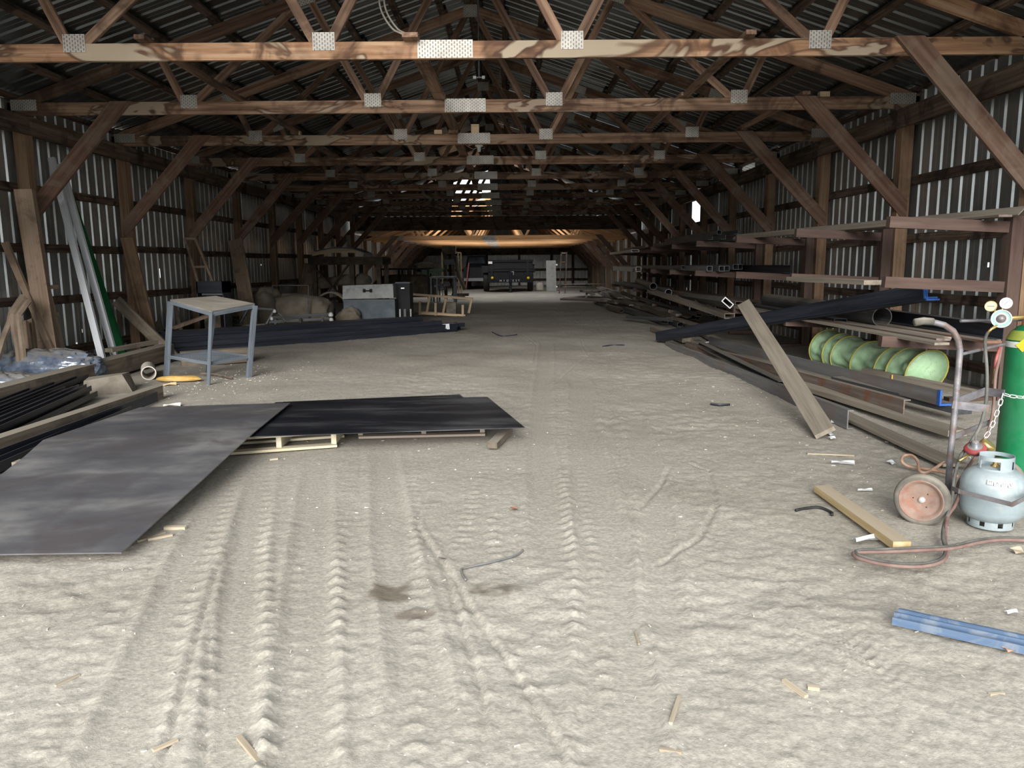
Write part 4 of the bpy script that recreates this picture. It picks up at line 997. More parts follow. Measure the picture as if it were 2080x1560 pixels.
for i, (px, py, rx) in enumerate([(655, 578, .35), (700, 572, .4), (735, 572, .25)]): tag(lump('sack', P(px, py, yr + .5), (rx, .35, .2), 50 + i, M['tan_tarp'], amp=.3), ['sack on the left under the timber rack', 'sack in the middle under the timber rack', 'sack on the right under the timber rack'][i], 'sack', 'sacks under the timber rack')
tag(board('timber_board', V((P(705, 540, 21.9).x, 22.9, 0)), P(708, 478, 22.9), .13, .05, M['old_timber'], None, up=(0, 1, 0)), 'pale board standing upright behind the timber rack', 'board')

# benches and machines further back on the left
yb_ = 27.5
for (p0, p1, lab, mt) in [((770, 545), (872, 548), 'dark loaded workbench left of the far aisle', 'black_paint'), ((872, 562), (925, 560), 'dark steel bench with thin legs beside the far aisle', 'dark_steel')]:
    a, b = P(*p0, yb_), P(*p1, yb_)
    t = thing('workbench', lab, 'workbench', ((a.x + b.x) / 2, yb_ + .5, 0))
    obj('top', MB().box(a.x, b.x, yb_, yb_ + 1.0, a.z - .06, a.z).mesh('top'), M[mt], t)
    for x_ in (a.x + .05, (a.x + b.x) / 2 - .2, b.x - .05):
        for dy in (.05, .95): board('leg', V((x_, yb_ + dy, 0)), V((x_, yb_ + dy, a.z - .06)), .06, .06, M[mt], t, up=(0, 1, 0))
    board('lower_rail', V((a.x, yb_ + .05, .25)), V((b.x, yb_ + .05, .25)), .04, .06, M[mt], t)
a = P(820, 560, 27.9); tag(lump('machine_cover', V((a.x, 28.05, .5)), (1.15, .30, .5), 60, M['brown_dark'], amp=.2, power=.6), 'dark shrouded machine under the left workbench', 'machine')
a = P(862, 541, 27.9); tag(lump('cloth_bundle', V((a.x, 27.9, a.z)), (.36, .3, .17), 61, M['tan_tarp'], amp=.35, rz=.1), 'pale rolled cloth lying on the dark workbench', 'cloth')
a = P(880, 551, 27.7); tag(obj('green_tray', MB().hexa([(a.x - .35, 27.6, a.z - .08), (a.x + .25, 27.6, a.z - .08), (a.x + .25, 28.0, a.z - .08), (a.x - .35, 28.0, a.z - .08), (a.x - .45, 27.55, a.z + .08), (a.x + .4, 27.55, a.z + .1), (a.x + .4, 28.05, a.z + .1), (a.x - .45, 28.05, a.z + .08)]).mesh('green_tray'), make_mat('dull_green', (.06, .10, .07), (.09, .14, .10), (.12, .17, .13), 4)), 'dull green tray on the steel bench', 'tray')
for i, (px, py) in enumerate([(888, 580), (898, 586), (906, 578)]): tag(lump('steel_casting', P(px, py, 27.8), (.13, .13, .12), 70 + i, M['grey_steel'], amp=.5), ['left grey casting under the steel bench', 'middle grey casting under the steel bench', 'right grey casting under the steel bench'][i], 'casting', 'castings under the steel bench')
# drill-like machine with mast and a yellow cage
ym = 31.0
t = thing('mast_machine', 'dark machine with a tall mast standing at the end of the benches', 'machine', (P(915, 590, ym).x, ym, 0))
for px in (905, 921): x_ = P(px, 550, ym).x; board('mast_rail', V((x_, ym, 0)), V((x_, ym, P(px, 506, ym).z)), .12, .14, M['brown_dark'], t, up=(0, 1, 0))
a = P(913, 508, ym); obj('head', MB().box(a.x - .28, a.x + .25, ym - .15, ym + .2, a.z - .15, a.z + .15).mesh('head'), M['brown_dark'], t)
a = P(913, 532, ym); obj('carriage', MB().box(a.x - .2, a.x + .2, ym - .1, ym + .1, a.z - .1, a.z + .1).mesh('carriage'), M['dark_steel'], t)
a = P(930, 576, ym); obj('column', MB().tube([P(926, 520, ym), P(932, 560, ym), P(945, 588, ym)], .07, 8).mesh('column'), M['brown_dark'], t)
obj('foot', MB().box(P(918, 590, ym).x, P(952, 590, ym).x, ym - .2, ym + .3, .12, .22).mesh('foot'), M['brown_dark'], t)
obj('base', MB().box(P(922, 590, ym).x, P(944, 590, ym).x, ym - .15, ym + .25, .0, .13).mesh('base'), M['dark_steel'], t)
t = thing('yellow_cage', 'thin yellow steel cage frame behind the mast machine', 'steel frame', (P(920, 560, 31.8).x, 31.8, 0))
for px, dy in ((898, 0), (931, 0), (935, .5), (902, .5)): x_ = P(px, 540, 31.8).x; board('upright', V((x_, 31.8 + dy, 0)), V((x_, 31.8 + dy, P(px, 513, 31.8).z)), .05, .05, M['new_wood'], t, up=(0, 1, 0))
xa, xb_ = P(898, 540, 31.8).x, P(931, 540, 31.8).x; zz = P(915, 513, 31.8).z
for z_ in (zz, zz - .3): board('rail', V((xa, 31.8, z_)), V((xb_, 31.8, z_)), .05, .05, M['new_wood'], t); board('rail', V((P(902, 540, 31.8).x, 32.3, z_)), V((P(935, 540, 31.8).x, 32.3, z_)), .05, .05, M['new_wood'], t)

# vehicle at the back
yt = 43.0
def Q(px, py): return P(px, py, yt)
t = thing('truck', 'dark truck parked behind the trailer, partly hidden', 'truck', (Q(960, 575).x, yt + 2, 0))
xa, xb_ = Q(942, 560).x, Q(990, 560).x
obj('body', MB().box(xa, xb_, yt, yt + 4.5, .45, Q(960, 543).z).mesh('body'), M['black_paint'], t)
cabm = MB().hexa([(xa + .05, yt + 1.0, Q(960, 543).z), (xb_ - .05, yt + 1.0, Q(960, 543).z), (xb_ - .05, yt + 3, Q(960, 543).z), (xa + .05, yt + 3, Q(960, 543).z), (xa + .15, yt + 1.5, Q(960, 519).z), (xb_ - .15, yt + 1.5, Q(960, 519).z), (xb_ - .15, yt + 2.8, Q(960, 519).z), (xa + .15, yt + 2.8, Q(960, 519).z)])
cab_o = obj('cab', cabm.mesh('cab'), M['black_paint'], t)
obj('windscreen', MB().hexa([(xa + .15, yt + 1.05, Q(960, 541).z), (xb_ - .15, yt + 1.05, Q(960, 541).z), (xb_ - .15, yt + 1.1, Q(960, 541).z), (xa + .15, yt + 1.1, Q(960, 541).z), (xa + .22, yt + 1.42, Q(960, 522).z), (xb_ - .22, yt + 1.42, Q(960, 522).z), (xb_ - .22, yt + 1.47, Q(960, 522).z), (xa + .22, yt + 1.47, Q(960, 522).z)]).mesh('windscreen'), M['glass'], cab_o)
for x_ in (xa + .12, xb_ - .12):
    for y_ in (yt + .9, yt + 3.5): obj('wheel', MB().lathe([(.0, -.11), (.36, -.11), (.38, -.06), (.38, .06), (.36, .11), (.0, .11)], 20, Matrix.Translation((x_, y_, .38)) @ Matrix.Rotation(PI / 2, 4, 'Y')).mesh('wheel', True), M['black_rubber'], t)
obj('bumper', MB().box(xa, xb_, yt - .08, yt, .45, .62).mesh('bumper'), M['grey_steel'], t)
tag(board('red_rod', V((Q(946, 546).x, yt - .3, .0)), Q(953, 534) - V((0, .3, 0)), .06, .04, M['red'], None, up=(0, 1, 0)), 'red rod leaning on the front of the dark truck', 'rod')

# trailer
yt = 38.6
t = thing('dump_trailer', 'black dump trailer with amber lamps facing down the aisle', 'trailer', (Q(1036, 592).x, yt + 1.5, 0))
xa, xb_ = Q(992, 560).x, Q(1082, 560).x; zt_, zb_ = Q(1040, 528).z, Q(1040, 574).z
obj('body', MB().box(xa, xb_, yt, yt + 3.2, zb_, zt_).mesh('body'), M['black_paint'], t)
for py in (530, 544, 549): obj('rib', MB().box(xa - .03, xb_ + .03, yt - .07, yt, Q(1040, py).z - .05, Q(1040, py).z + .05).mesh('rib'), M['black_paint'], t)
for px in (999, 1072): obj('upright', MB().box(Q(px, 550).x - .06, Q(px, 550).x + .06, yt - .09, yt, zb_, zt_).mesh('upright'), M['black_paint'], t)
for px in (1000, 1073):
    c = Q(px, 564.5); obj('amber_lamp', MB().lathe([(0, .05), (.05, .05), (.065, .02), (.07, -.02)], 12, Matrix.Translation((c.x, yt - .1, c.z)) @ Matrix.Rotation(PI / 2, 4, 'X')).mesh('amber_lamp', True), M['amber'], t)
for px in (987, 1078):
    x_ = Q(px, 590).x; wh = obj('wheel', MB().lathe([(0, -.14), (.42, -.14), (.58, -.14), (.62, -.09), (.62, .09), (.58, .14), (.42, .14), (0, .14)], 28, Matrix.Translation((x_, yt + .9, .62)) @ Matrix.Rotation(PI / 2, 4, 'Y')).mesh('wheel', True), M['black_rubber'], t)
    obj('fender', MB().box(x_ - .2, x_ + .2, yt + .1, yt + 1.7, 1.3, 1.35).mesh('fender'), M['black_paint'], t)
    obj('fender_front', MB().box(x_ - .2, x_ + .2, yt + .1, yt + .14, .95, 1.35).mesh('fender_front'), M['black_paint'], t)
obj('tongue', MB().prism(rect(.14, .14), 0, 1.7).mesh('tongue'), M['black_paint'], t, frame((Q(1037, 580).x, yt, zb_ + .05), (Q(1037, 580).x, yt - 1.7, zb_ + .02)))
jk = obj('jack', MB().tube([(Q(1037, 580).x, yt - 1.2, .0), (Q(1037, 580).x, yt - 1.2, Q(1037, 548).z)], .06, 10).mesh('jack'), M['black_steel'], t)
obj('jack_foot', MB().box(Q(1037, 580).x - .1, Q(1037, 580).x + .1, yt - 1.3, yt - 1.1, 0, .03).mesh('jack_foot'), M['black_steel'], jk)
obj('crank', MB().tube([(Q(1037, 580).x, yt - 1.2, 1.0), (Q(1037, 580).x + .15, yt - 1.2, 1.0), (Q(1037, 580).x + .15, yt - 1.2, .85)], .02, 6).mesh('crank'), M['chrome'], jk)
obj('lamp_cover', MB().box(Q(992, 533).x, Q(1000, 533).x, yt - .15, yt, Q(995, 536).z, Q(995, 531).z).mesh('lamp_cover'), M['white'], t)
def text_mesh(s, size, depth=.004):
    cu = bpy.data.curves.new('lettering', 'FONT'); cu.body = s; cu.size = size; cu.extrude = depth; cu.align_x = 'CENTER'; cu.align_y = 'CENTER'
    o = bpy.data.objects.new('lettering', cu); COL.objects.link(o); dg = bpy.context.evaluated_depsgraph_get()
    me = bpy.data.meshes.new_from_object(o.evaluated_get(dg)); bpy.data.objects.remove(o); bpy.data.curves.remove(cu)
    return me
xl_ = [Q(px, 572).x for px in (1017, 1024, 1031, 1037, 1042.5, 1048.5, 1054)]
for ch, x_ in zip('MIDWEST', xl_):
    obj('letter', text_mesh(ch, .14), M['white'], t, Matrix.Translation((x_, yt - .012, zb_ + .09)) @ Matrix.Rotation(PI / 2, 4, 'X'))
# galvanised panel standing beside the trailer
a, b = G(1110, 592), G(1130, 591); zz = P(1120, 529, a.y).z
t = thing('galvanised_panel', 'bright galvanised panel standing right of the trailer', 'panel', (a + b) / 2)
obj('sheet', MB().hexa([(a.x, a.y, 0), (b.x, b.y, 0), (b.x, b.y + .04, 0), (a.x, a.y + .04, 0), (a.x - .01, a.y + .15, zz), (b.x - .02, b.y + .15, zz), (b.x - .02, b.y + .19, zz), (a.x - .01, a.y + .19, zz)]).mesh('sheet'), M['galv'], t)
for k in (.14, .86): obj('hinge', MB().box(b.x - .02, b.x + .06, b.y + .02, b.y + .1, zz * k - .04, zz * k + .04).mesh('hinge'), M['chrome'], t)
# ladder-like chair frame by the rack far right
y_ = 36.0
t = thing('steel_stand', 'thin rusty steel stand right of the galvanised panel', 'steel stand', (P(1142, 590, y_).x, y_, 0))
for px0, px1 in ((1136, 1140), (1148, 1151)): board('upright', V((P(px0, 580, y_).x, y_, 0)), P(px1, 512, y_), .05, .05, M['rusty_steel'], t, up=(0, 1, 0))
for py in (514, 532): board('crossbar', P(1139, py, y_), P(1151, py, y_), .05, .06, M['rusty_steel'], t)
tag(lump('plastic_drum', V((P(1096, 568, 41.0).x, 41.0, .13)), (.22, .22, .28), 77, M['plastic_pipe'], amp=.05, power=.6), 'pale drum standing behind the trailer wheel', 'drum')
# ================================================================== RIGHT: cantilever rack
CX = 5.235
LV = (.50, 1.055, 1.605)                          # underside of the arms at the upright
NR = 9
for i in range(NR):
    y = TY[i] - .10
    t = thing('rack_upright', ('rust-brown rack upright with three arms, nearest to the gas cylinder' if i == 0 else '%s rust-brown rack upright from the gas cylinder, with three arms' % ORD[i]), 'rack', (CX, y, 0), 'uprights of the steel rack on the right')
    hollow('column', (CX, y, -.1), (CX, y, 1.76), .14, .12, .006, M['rack'], t, up=(1, 0, 0))
    L_ = (1.15, 1.17, 1.2)
    for k, z in enumerate(LV):
        tipx = CX - .07 - (1.10, 1.08, 1.07)[k] - (.03 * math.sin(i * 2.1 + k))
        a = V((CX - .065, y, z + .05)); b = V((tipx, y, z + .05 + .055))
        arm = hollow('arm', a, b, .075, .102, .005, M['rack'], t)
        obj('end_cap', MB().box(0, .004, -.0375, .0375, -.051, .051).mesh('end_cap'), M['rack'], arm, frame(b, b + (b - a).normalized()))
    board('foot', (CX, y, .03), (CX - .5, y, .03), .1, .06, M['rack'], t)
AT = [z + .102 + .03 for z in LV]                  # about the top of the arms

def stock(name, p0, p1, kind, w_, h_, mt, lab, cat, group=None, roll=0.0, t=.006):
    if kind == 'tube': o = hollow(name, p0, p1, w_, h_, t, M[mt], None, roll=roll)
    elif kind == 'pipe': o = pipe(name, p0, p1, w_, t, M[mt], n=20)
    elif kind == 'angle': o = beam(name, p0, p1, angle_prof(w_, h_, t), M[mt], None, roll=roll)
    elif kind == 'chan': o = beam(name, p0, p1, chan_prof(w_, h_, t), M[mt], None, roll=roll)
    elif kind == 'ibeam': o = beam(name, p0, p1, ibeam_prof(w_, h_, t), M[mt], None, roll=roll)
    else: o = board(name, p0, p1, w_, h_, M[mt], None, roll=roll)
    return tag(o, lab, cat, group)

def bright_end(p0, p1, w_, h_, roll=0.0):          # freshly sawn end of the tube made last
    o = COL.objects[-1]; fm_ = frame(p0, p1, roll=roll)
    obj('sawn_end', MB().prism(rect(w_ + .002, h_ + .002), -.003, .006, rect(w_ - .026, h_ - .026)).mesh('sawn_end'), M['white'], o, fm_)
# --- top level
stock('steel_angle', V((5.13, 6.95, AT[2] + .09)), V((4.33, 13.0, AT[2] + .075)), 'angle', .11, .11, 'plank', 'long dusty steel angle lying across the top arms, open end by the gas cylinder', 'steel angle', roll=-PI * 3 / 4, t=.008)
stock('flat_bar', V((4.95, 6.95, AT[2] + .005)), V((5.0, 12.6, AT[2] + .005)), 'bar', .12, .02, 'rusty_steel', 'flat rusty bar under the long angle on the top arms', 'flat bar')
rr = random.Random(5)
def rack_row(level, y0, y1, xs_, kinds, lab, cat, group, dz=0.0):
    for ix_, x in enumerate(xs_):
        kind, w_, h_, mt = rr.choice(kinds)
        a = y0 + rr.uniform(-.7, .7); b = y1 + rr.uniform(-.9, .9)
        z = AT[level] + (h_ / 2 if kind in ('tube', 'bar') else (w_ if kind == 'pipe' else 0)) + dz + .03 * (CX - x)
        stock({'tube': 'steel_tube', 'pipe': 'steel_pipe', 'angle': 'steel_angle', 'bar': 'flat_bar', 'chan': 'steel_channel'}[kind], V((x, a, z)), V((x + rr.uniform(-.06, .06), b, z)), kind, w_, h_, mt, ORD[ix_] + ' ' + lab, cat, group)
TK = [('tube', .1, .05, 'dark_steel'), ('tube', .08, .08, 'dark_steel'), ('bar', .1, .03, 'rusty_steel'), ('tube', .12, .06, 'rusty_steel'), ('angle', .08, .08, 'dark_steel')]
rack_row(2, 14.6, 20.5, [4.25, 4.4, 4.55, 4.72, 4.9, 5.05], TK, 'steel length from the aisle on the middle top arms', 'steel stock', 'stock on the top arms, middle bays')
rack_row(2, 21.8, 27.6, [4.3, 4.5, 4.7, 4.9, 5.08], TK, 'steel length from the aisle on the far top arms', 'steel stock', 'stock on the top arms, far bays')
rack_row(2, 14.9, 20.0, [4.45, 4.7, 4.98], TK, 'steel length from the aisle, upper layer on the middle top arms', 'steel stock', 'stock on the top arms, upper layer', dz=.11)
p = P(1290, 509.5, 21.9); stock('steel_tube', p, V((p.x + .1, 27.5, p.z)), 'tube', .22, .07, 'galv', 'flat galvanised tube with a bright open end on the far top arms', 'steel tube', t=.012)
# --- middle level
for i, px in enumerate((1441, 1461, 1476, 1489, 1502)):
    p = P(px, 565, 14.55)
    if i == 2: p.z += .02
    stock('steel_tube', V((p.x, 14.55 - .15 * (i % 2), AT[1] + .055 + (.03 if i > 2 else 0))), V((p.x + .03, 20.4, AT[1] + .055)), 'tube', .10, .10, 'grey_steel', 'square steel tube, %s from the aisle in the row of open ends' % ORD[i], 'steel tube', 'square tubes on the middle arms', t=.008)
stock('steel_channel', V((4.93, 12.1, AT[1])), V((5.0, 17.5, AT[1])), 'chan', .12, .12, 'black_steel', 'black channel by the wall on the middle arms', 'steel channel')
stock('steel_channel', V((5.02, 12.6, AT[1] + .0)), V((5.12, 18.5, AT[1] + .0)), 'tube', .16, .05, 'black_steel', 'black flat tube against the uprights on the middle arms', 'steel tube')
p = P(1296, 547, 22.0); stock('steel_tube', V((p.x, 21.9, p.z)), V((p.x - .05, 26.5, p.z)), 'tube', .15, .14, 'galv', 'bright galvanised square tube with an open end on the far middle arms', 'steel tube', t=.01)
rack_row(1, 22.0, 27.4, [4.55, 4.7, 4.85, 5.0], TK, 'steel length from the aisle on the far middle-level arms', 'steel stock', 'stock on the middle arms, far bays')
rack_row(1, 17.0, 22.0, [4.22, 4.36], TK, 'steel length along the aisle edge of the middle-level arms', 'steel stock', 'stock on the middle arms, aisle edge')
stock('bent_plank', P(1615, 566, 9.5), P(1777, 574, 7.6), 'bar', .22, .045, 'plank', 'short dusty plank lying slanted across the middle arms', 'plank')
# --- bottom level
stock('steel_pipe', V((4.64, 8.45, AT[0] + .115)), V((4.68, 12.4, AT[0] + .115)), 'pipe', .108, .1, 'dark_steel', 'thick steel pipe with its dark open end facing out, on the bottom arms', 'steel pipe', t=.009)
for i in range(6):
    x = 4.28 + .15 * i
    stock('flat_bar', V((x, 6.6 + .25 * (i % 3), AT[0] + .012 + .012 * (i % 2))), V((x - .12 + .03 * i, 12.6 - .3 * (i % 2), AT[0] + .012)), 'bar', .13, .022, 'rusty_steel' if i % 2 else 'plank', 'flat steel bar, %s from the aisle on the nearest bottom arms' % ORD[i], 'flat bar', 'flat bars on the bottom arms')
stock('steel_channel', V((4.9, 6.75, AT[0] + .03)), V((5.02, 12.0, AT[0] + .03)), 'chan', .10, .14, 'black_steel', 'black channel lying by the uprights on the nearest bottom arms', 'steel channel')
stock('steel_channel', V((4.42, 9.0, AT[0] + .03)), V((4.45, 12.5, AT[0] + .03)), 'tube', .15, .06, 'black_steel', 'dark flat tube lying in front of the thick pipe', 'steel tube')
stock('steel_tube', P(1482, 642, 12.0), V((3.98, 19.0, AT[0] + .05)), 'tube', .16, .08, 'plank', 'dusty flat tube with a notched side on the bottom arms, open end out', 'steel tube', t=.01)
stock('steel_tube', P(1478, 615, 11.4), V((4.35, 16.8, .62)), 'tube', .17, .085, 'dark_steel', 'tilted flat tube with a bright white open end above the bottom arms', 'steel tube', roll=.72, t=.012)
bright_end(P(1478, 615, 11.4), V((4.35, 16.8, .62)), .17, .085, .72)
rack_row(0, 13.2, 19.0, [4.3, 4.45, 4.6, 4.78, 4.95, 5.1], TK, 'steel length from the aisle on the middle bottom arms', 'steel stock', 'stock on the bottom arms, middle bays')
rack_row(0, 20.5, 27.0, [4.2, 4.38, 4.55, 4.75, 4.95], TK, 'steel length from the aisle on the far bottom arms', 'steel stock', 'stock on the bottom arms, far bays')
stock('steel_pipe', P(1327, 582, 18.2), V((4.4, 23.5, .83)), 'pipe', .085, .1, 'dark_steel', 'dark round pipe end on the bottom arms, the left of two', 'steel pipe', t=.008)
stock('steel_pipe', P(1358, 594, 17.4), V((4.5, 22.5, .7)), 'pipe', .075, .1, 'grey_steel', 'grey round pipe end on the bottom arms, the right of two', 'steel pipe', t=.008)

# --- stock lying on the ground along the rack
def gs(px, py, z): return G(px, py, z)
FL = 'steel lying on the floor by the rack'
stock('steel_channel', gs(1722, 833, .14), gs(1352, 694, .05), 'chan', .05, .16, 'dusty_grey', 'rusty grey channel nearest the aisle on the floor pile', 'steel channel', FL, roll=PI, t=.01)
stock('steel_channel', gs(1836, 812, .20), gs(1392, 694, .08), 'chan', .06, .17, 'rusty_steel', 'rusty channel second from the aisle on the floor pile', 'steel channel', FL, roll=PI, t=.01)
a, b = gs(1908, 824, .13), gs(1440, 700, .06)
d = (b - a).normalized()
stock('steel_angle', a + d * .0, b, 'angle', .13, .12, 'dusty_grey', 'grey angle with a blue painted end on the floor pile', 'steel angle', FL, roll=PI / 2, t=.012)
tipm = MB().prism([(-.002, -.002), (.133, -.002), (.133, .014), (.014, .014), (.014, .123), (-.002, .123)], -.004, .035).mesh('painted_end')
last = [o for o in COL.objects if o.name.startswith('steel_angle') and o.get('label', '').startswith('grey angle with')][0]
obj('painted_end', tipm, M['blue'], last, frame(a, b, roll=PI / 2))
stock('flat_bar', gs(1940, 945, .015), gs(1600, 790, .03), 'bar', .16, .02, 'plank', 'wide dusty flat bar lying lowest, pointing at the cart wheel', 'flat bar', FL)
stock('flat_bar', gs(1945, 880, .05), gs(1620, 780, .06), 'bar', .16, .05, 'plank', 'dusty plank-like bar running under the blue-ended angle', 'flat bar', FL)
stock('flat_bar', gs(1960, 835, .10), gs(1700, 770, .12), 'bar', .14, .06, 'dark_steel', 'dark bar running back under the green cloth tube', 'flat bar', FL)
stock('flat_bar', gs(1985, 800, .18), gs(1760, 752, .2), 'bar', .12, .05, 'plank', 'dusty bar beside the rack feet behind the cart', 'flat bar', FL)
stock('flat_bar', gs(1820, 848, .03), gs(1640, 780, .04), 'bar', .11, .018, 'plank', 'pointed flat strip on the floor pile', 'flat bar', FL)
stock('steel_tube', gs(1852, 852, .04), gs(1700, 800, .05), 'tube', .07, .04, 'galv', 'small galvanised flat tube on the floor pile', 'steel tube', FL)
stock('steel_tube', gs(1600, 790, .06), gs(1420, 700, .06), 'chan', .1, .08, 'dark_steel', 'dark channel in the middle of the floor pile', 'steel channel', FL)
# diagonal blue-ended angles
a, b = P(1878, 606, 7.55), P(1330, 692, 13.2); d = (b - a).normalized(); b = a + d * 5.9
for k in range(2):
    o_ = V((.022 * k, 0, -.02 * k))
    an = stock('steel_angle', a + o_, b + o_, 'angle', .15, .15, 'black_steel', ['upper black angle with a blue end slanting from the rack arm to the floor', 'lower black angle with a blue end nested in the upper one'][k], 'steel angle', 'slanting blue-ended angles', t=.011, roll=PI / 2)
    obj('painted_end', MB().prism([(-.002, -.002), (.153, -.002), (.153, .014), (.014, .014), (.014, .153), (-.002, .153)], -.004, .012).mesh('painted_end'), M['blue'], an, frame(a + o_, b + o_, roll=PI / 2))
    if k == 0: obj('label_patch', MB().box(1.9, 2.08, .152, .154, .03, .11).mesh('label_patch'), M['plank'], an, frame(a + o_, b + o_, roll=PI / 2))
# leaning plank
a, b = G(1676, 879, .03), P(1511, 616, 9.7)
tag(board('plank', a, b, .16, .035, M['plank'], None, up=(-.5, -1, .4)), 'long dusty plank leaning from the floor up onto the rack stock', 'plank')
# loose timbers and tubes further along on the floor
FT = 'lumber and tubes on the floor further along the rack'
for i, (pa, pb, kind, w_, h_, mt, lab, cat) in enumerate([
    ((1350, 652, .10), (1270, 628, .08), 'tube', .16, .13, 'dark_steel', 'square tube with an open end on the floor beyond the plank', 'steel tube'),
    ((1382, 660, .06), (1300, 632, .06), 'tube', .12, .09, 'dark_steel', 'smaller square tube right of the open one on the floor', 'steel tube'),
    ((1470, 700, .05), (1380, 648, .1), 'bar', .16, .06, 'old_timber', 'grey timber slanting down toward the blue-ended angles', 'timber'),
    ((1395, 690, .07), (1328, 668, .05), 'bar', .16, .10, 'old_timber', 'short thick timber lying at the edge of the aisle', 'timber'),
    ((1440, 668, .15), (1250, 610, .15), 'bar', .14, .05, 'old_timber', 'long grey board on the heap by the rack', 'board'),
    ((1380, 640, .2), (1240, 600, .2), 'bar', .16, .06, 'plank', 'pale grey board on top of the far heap', 'board'),
    ((1290, 622, .05), (1215, 592, .08), 'bar', .2, .05, 'old_timber', 'wide board pointing to the aisle from the far heap', 'board'),
    ((1262, 605, .25), (1222, 586, .28), 'bar', .25, .04, 'plank', 'light board tilted on the far heap', 'board'),
    ((1330, 615, .3), (1215, 583, .3), 'bar', .14, .08, 'old_timber', 'grey timber lying high on the far heap', 'timber'),
    ((1420, 640, .32), (1320, 610, .34), 'tube', .12, .06, 'dark_steel', 'dark flat tube lying across the heap by the rack', 'steel tube'),
    ((1210, 577, .55), (1165, 577, .5), 'bar', .9, .03, 'plank', 'stack of pale sheets at the far end of the rack, top sheet', 'sheet'),
    ((1208, 582, .45), (1160, 582, .42), 'bar', .9, .03, 'plank', 'stack of pale sheets at the far end of the rack, lower sheet', 'sheet')]):
    stock('timber' if cat in ('timber', 'board') else ('steel_tube' if cat == 'steel tube' else 'stacked_sheet'), G(*pa), G(*pb), kind, w_, h_, mt, lab, cat, FT)
rr = random.Random(9)
for i in range(26):
    y = rr.uniform(15.5, 29); x = rr.uniform(3.6, 4.9) - .02 * (y - 15); L_ = rr.uniform(1.5, 3.6); an = rr.gauss(0, .16); z = .05 + rr.uniform(0, .28)
    dx, dy = min(math.sin(an) * L_, 5.0 - x), math.cos(an) * L_
    k_ = rr.choice(['bar', 'bar', 'tube', 'angle']); mt = rr.choice(['old_timber', 'dark_steel', 'rusty_steel', 'brown_dark'])
    stock('scrap_length', V((x, y, z)), V((x + dx, y + dy, z + rr.uniform(-.1, .12))), k_, rr.uniform(.08, .16), rr.uniform(.04, .09), mt, 'dusty length of scrap in the dark heap under the far rack', 'scrap', 'scrap heap under the far rack', roll=rr.uniform(-.3, .3))

# green cloth duct
t = thing('cloth_duct', 'pale green cloth duct with yellow hoops lying under the rack', 'cloth duct', (4.65, 8.6, .1))
A = V((4.72, 7.62, .255)); B = V((4.46, 9.45, .30)); ax = (B - A).normalized(); fr = frame(A, B); L_ = (B - A).length
nseg, nr = 72, 40; v = []; f = []
hoops = [0.0, .17, .28, .52, .74, .84, 1.0]
for i in range(nseg + 1):
    tt = i / nseg; dmin = min(abs(tt - h_) for h_ in hoops)
    for k in range(nr):
        a_ = 2 * PI * k / nr
        r = .225 - .035 * min(1, dmin / .09) + .012 * math.sin(5 * a_ + 22 * tt) * min(1, dmin / .04) + .01 * math.sin(9 * a_ - 31 * tt) * min(1, dmin / .04)
        y_, z_ = r * math.cos(a_), r * math.sin(a_)
        lean_ = -.28 * z_ * (1 if tt < .6 else .5)
        v.append((tt * L_ + lean_, y_, max(z_, -.26) - .03 * math.sin(PI * tt)))
for i in range(nseg):
    for k in range(nr): f.append((i * nr + k, i * nr + (k + 1) % nr, (i + 1) * nr + (k + 1) % nr, (i + 1) * nr + k))
f.append(tuple(range(nr - 1, -1, -1))); f.append(tuple(range(nseg * nr, nseg * nr + nr)))
obj('cloth', pydata('cloth', v, f, True), M['green_cloth'], t, fr)
M['hoop'] = make_mat('yellow_trim', (.27, .24, .05), (.34, .30, .07), (.40, .36, .1), 8, rough=.8, vary=0)
for h_ in hoops:
    pts = []
    for k in range(28):
        a_ = 2 * PI * k / 28; y_, z_ = .228 * math.cos(a_), .228 * math.sin(a_); pts.append((h_ * L_ - .28 * z_ * (1 if h_ < .6 else .5), y_, max(z_, -.26) - .03 * math.sin(PI * h_)))
    obj('hoop', MB().tube(pts, .009, 6, closed=True).mesh('hoop', True), M['hoop'], t, fr)
p = P(1818, 769, 7.70); obj('pull_tab', MB().box(p.x - .04, p.x + .04, p.y - .01, p.y + .0, p.z - .04, p.z + .04).mesh('pull_tab'), M['yellow'], t)

# ================================================================== gas cart
WC = P(1873, 1015, 3.90)                            # wheel hub
t = thing('gas_cart', 'two-wheeled steel gas cylinder cart with a rusty red wheel', 'cart', (WC.x + .3, WC.y + .2, 0))
wr_ = WC.z + .005
axis = V((-.60, -.80, .06)).normalized()
wf = frame((0, 0, 0), axis).to_3x3().to_4x4()        # local x = axis
lat = Matrix.Translation(WC) @ wf @ Matrix.Rotation(PI / 2, 4, 'Y')
wheel = obj('wheel', MB().lathe([(.104, .034), (.120, .040), (.133, .026), (.138, 0), (.133, -.026), (.120, -.040), (.104, -.034)], 36, cap=False).mesh('wheel', True), M['rubber'], t, lat)
obj('rim', MB().lathe([(0, .004), (.016, .004), (.02, .006), (.08, .004), (.088, .012), (.100, .034), (.108, .037), (.108, -.03), (.06, -.03), (0, -.03)], 36, cap=False).mesh('rim', True), M['rust_red'], wheel, lat)
obj('hub', MB().lathe([(0, .024), (.012, .022), (.017, .012), (.018, -.02)], 16, cap=False).mesh('hub', True), M['chrome'], wheel, lat)
for a_ in (.6, 2.5, 4.6):
    obj('bolt_hole', MB().lathe([(0, .0065), (.0035, .0065), (.0035, .003)], 8, Matrix.Translation((.042 * math.cos(a_), .042 * math.sin(a_), 0)), cap=False).mesh('bolt_hole'), M['black_rubber'], wheel, lat)
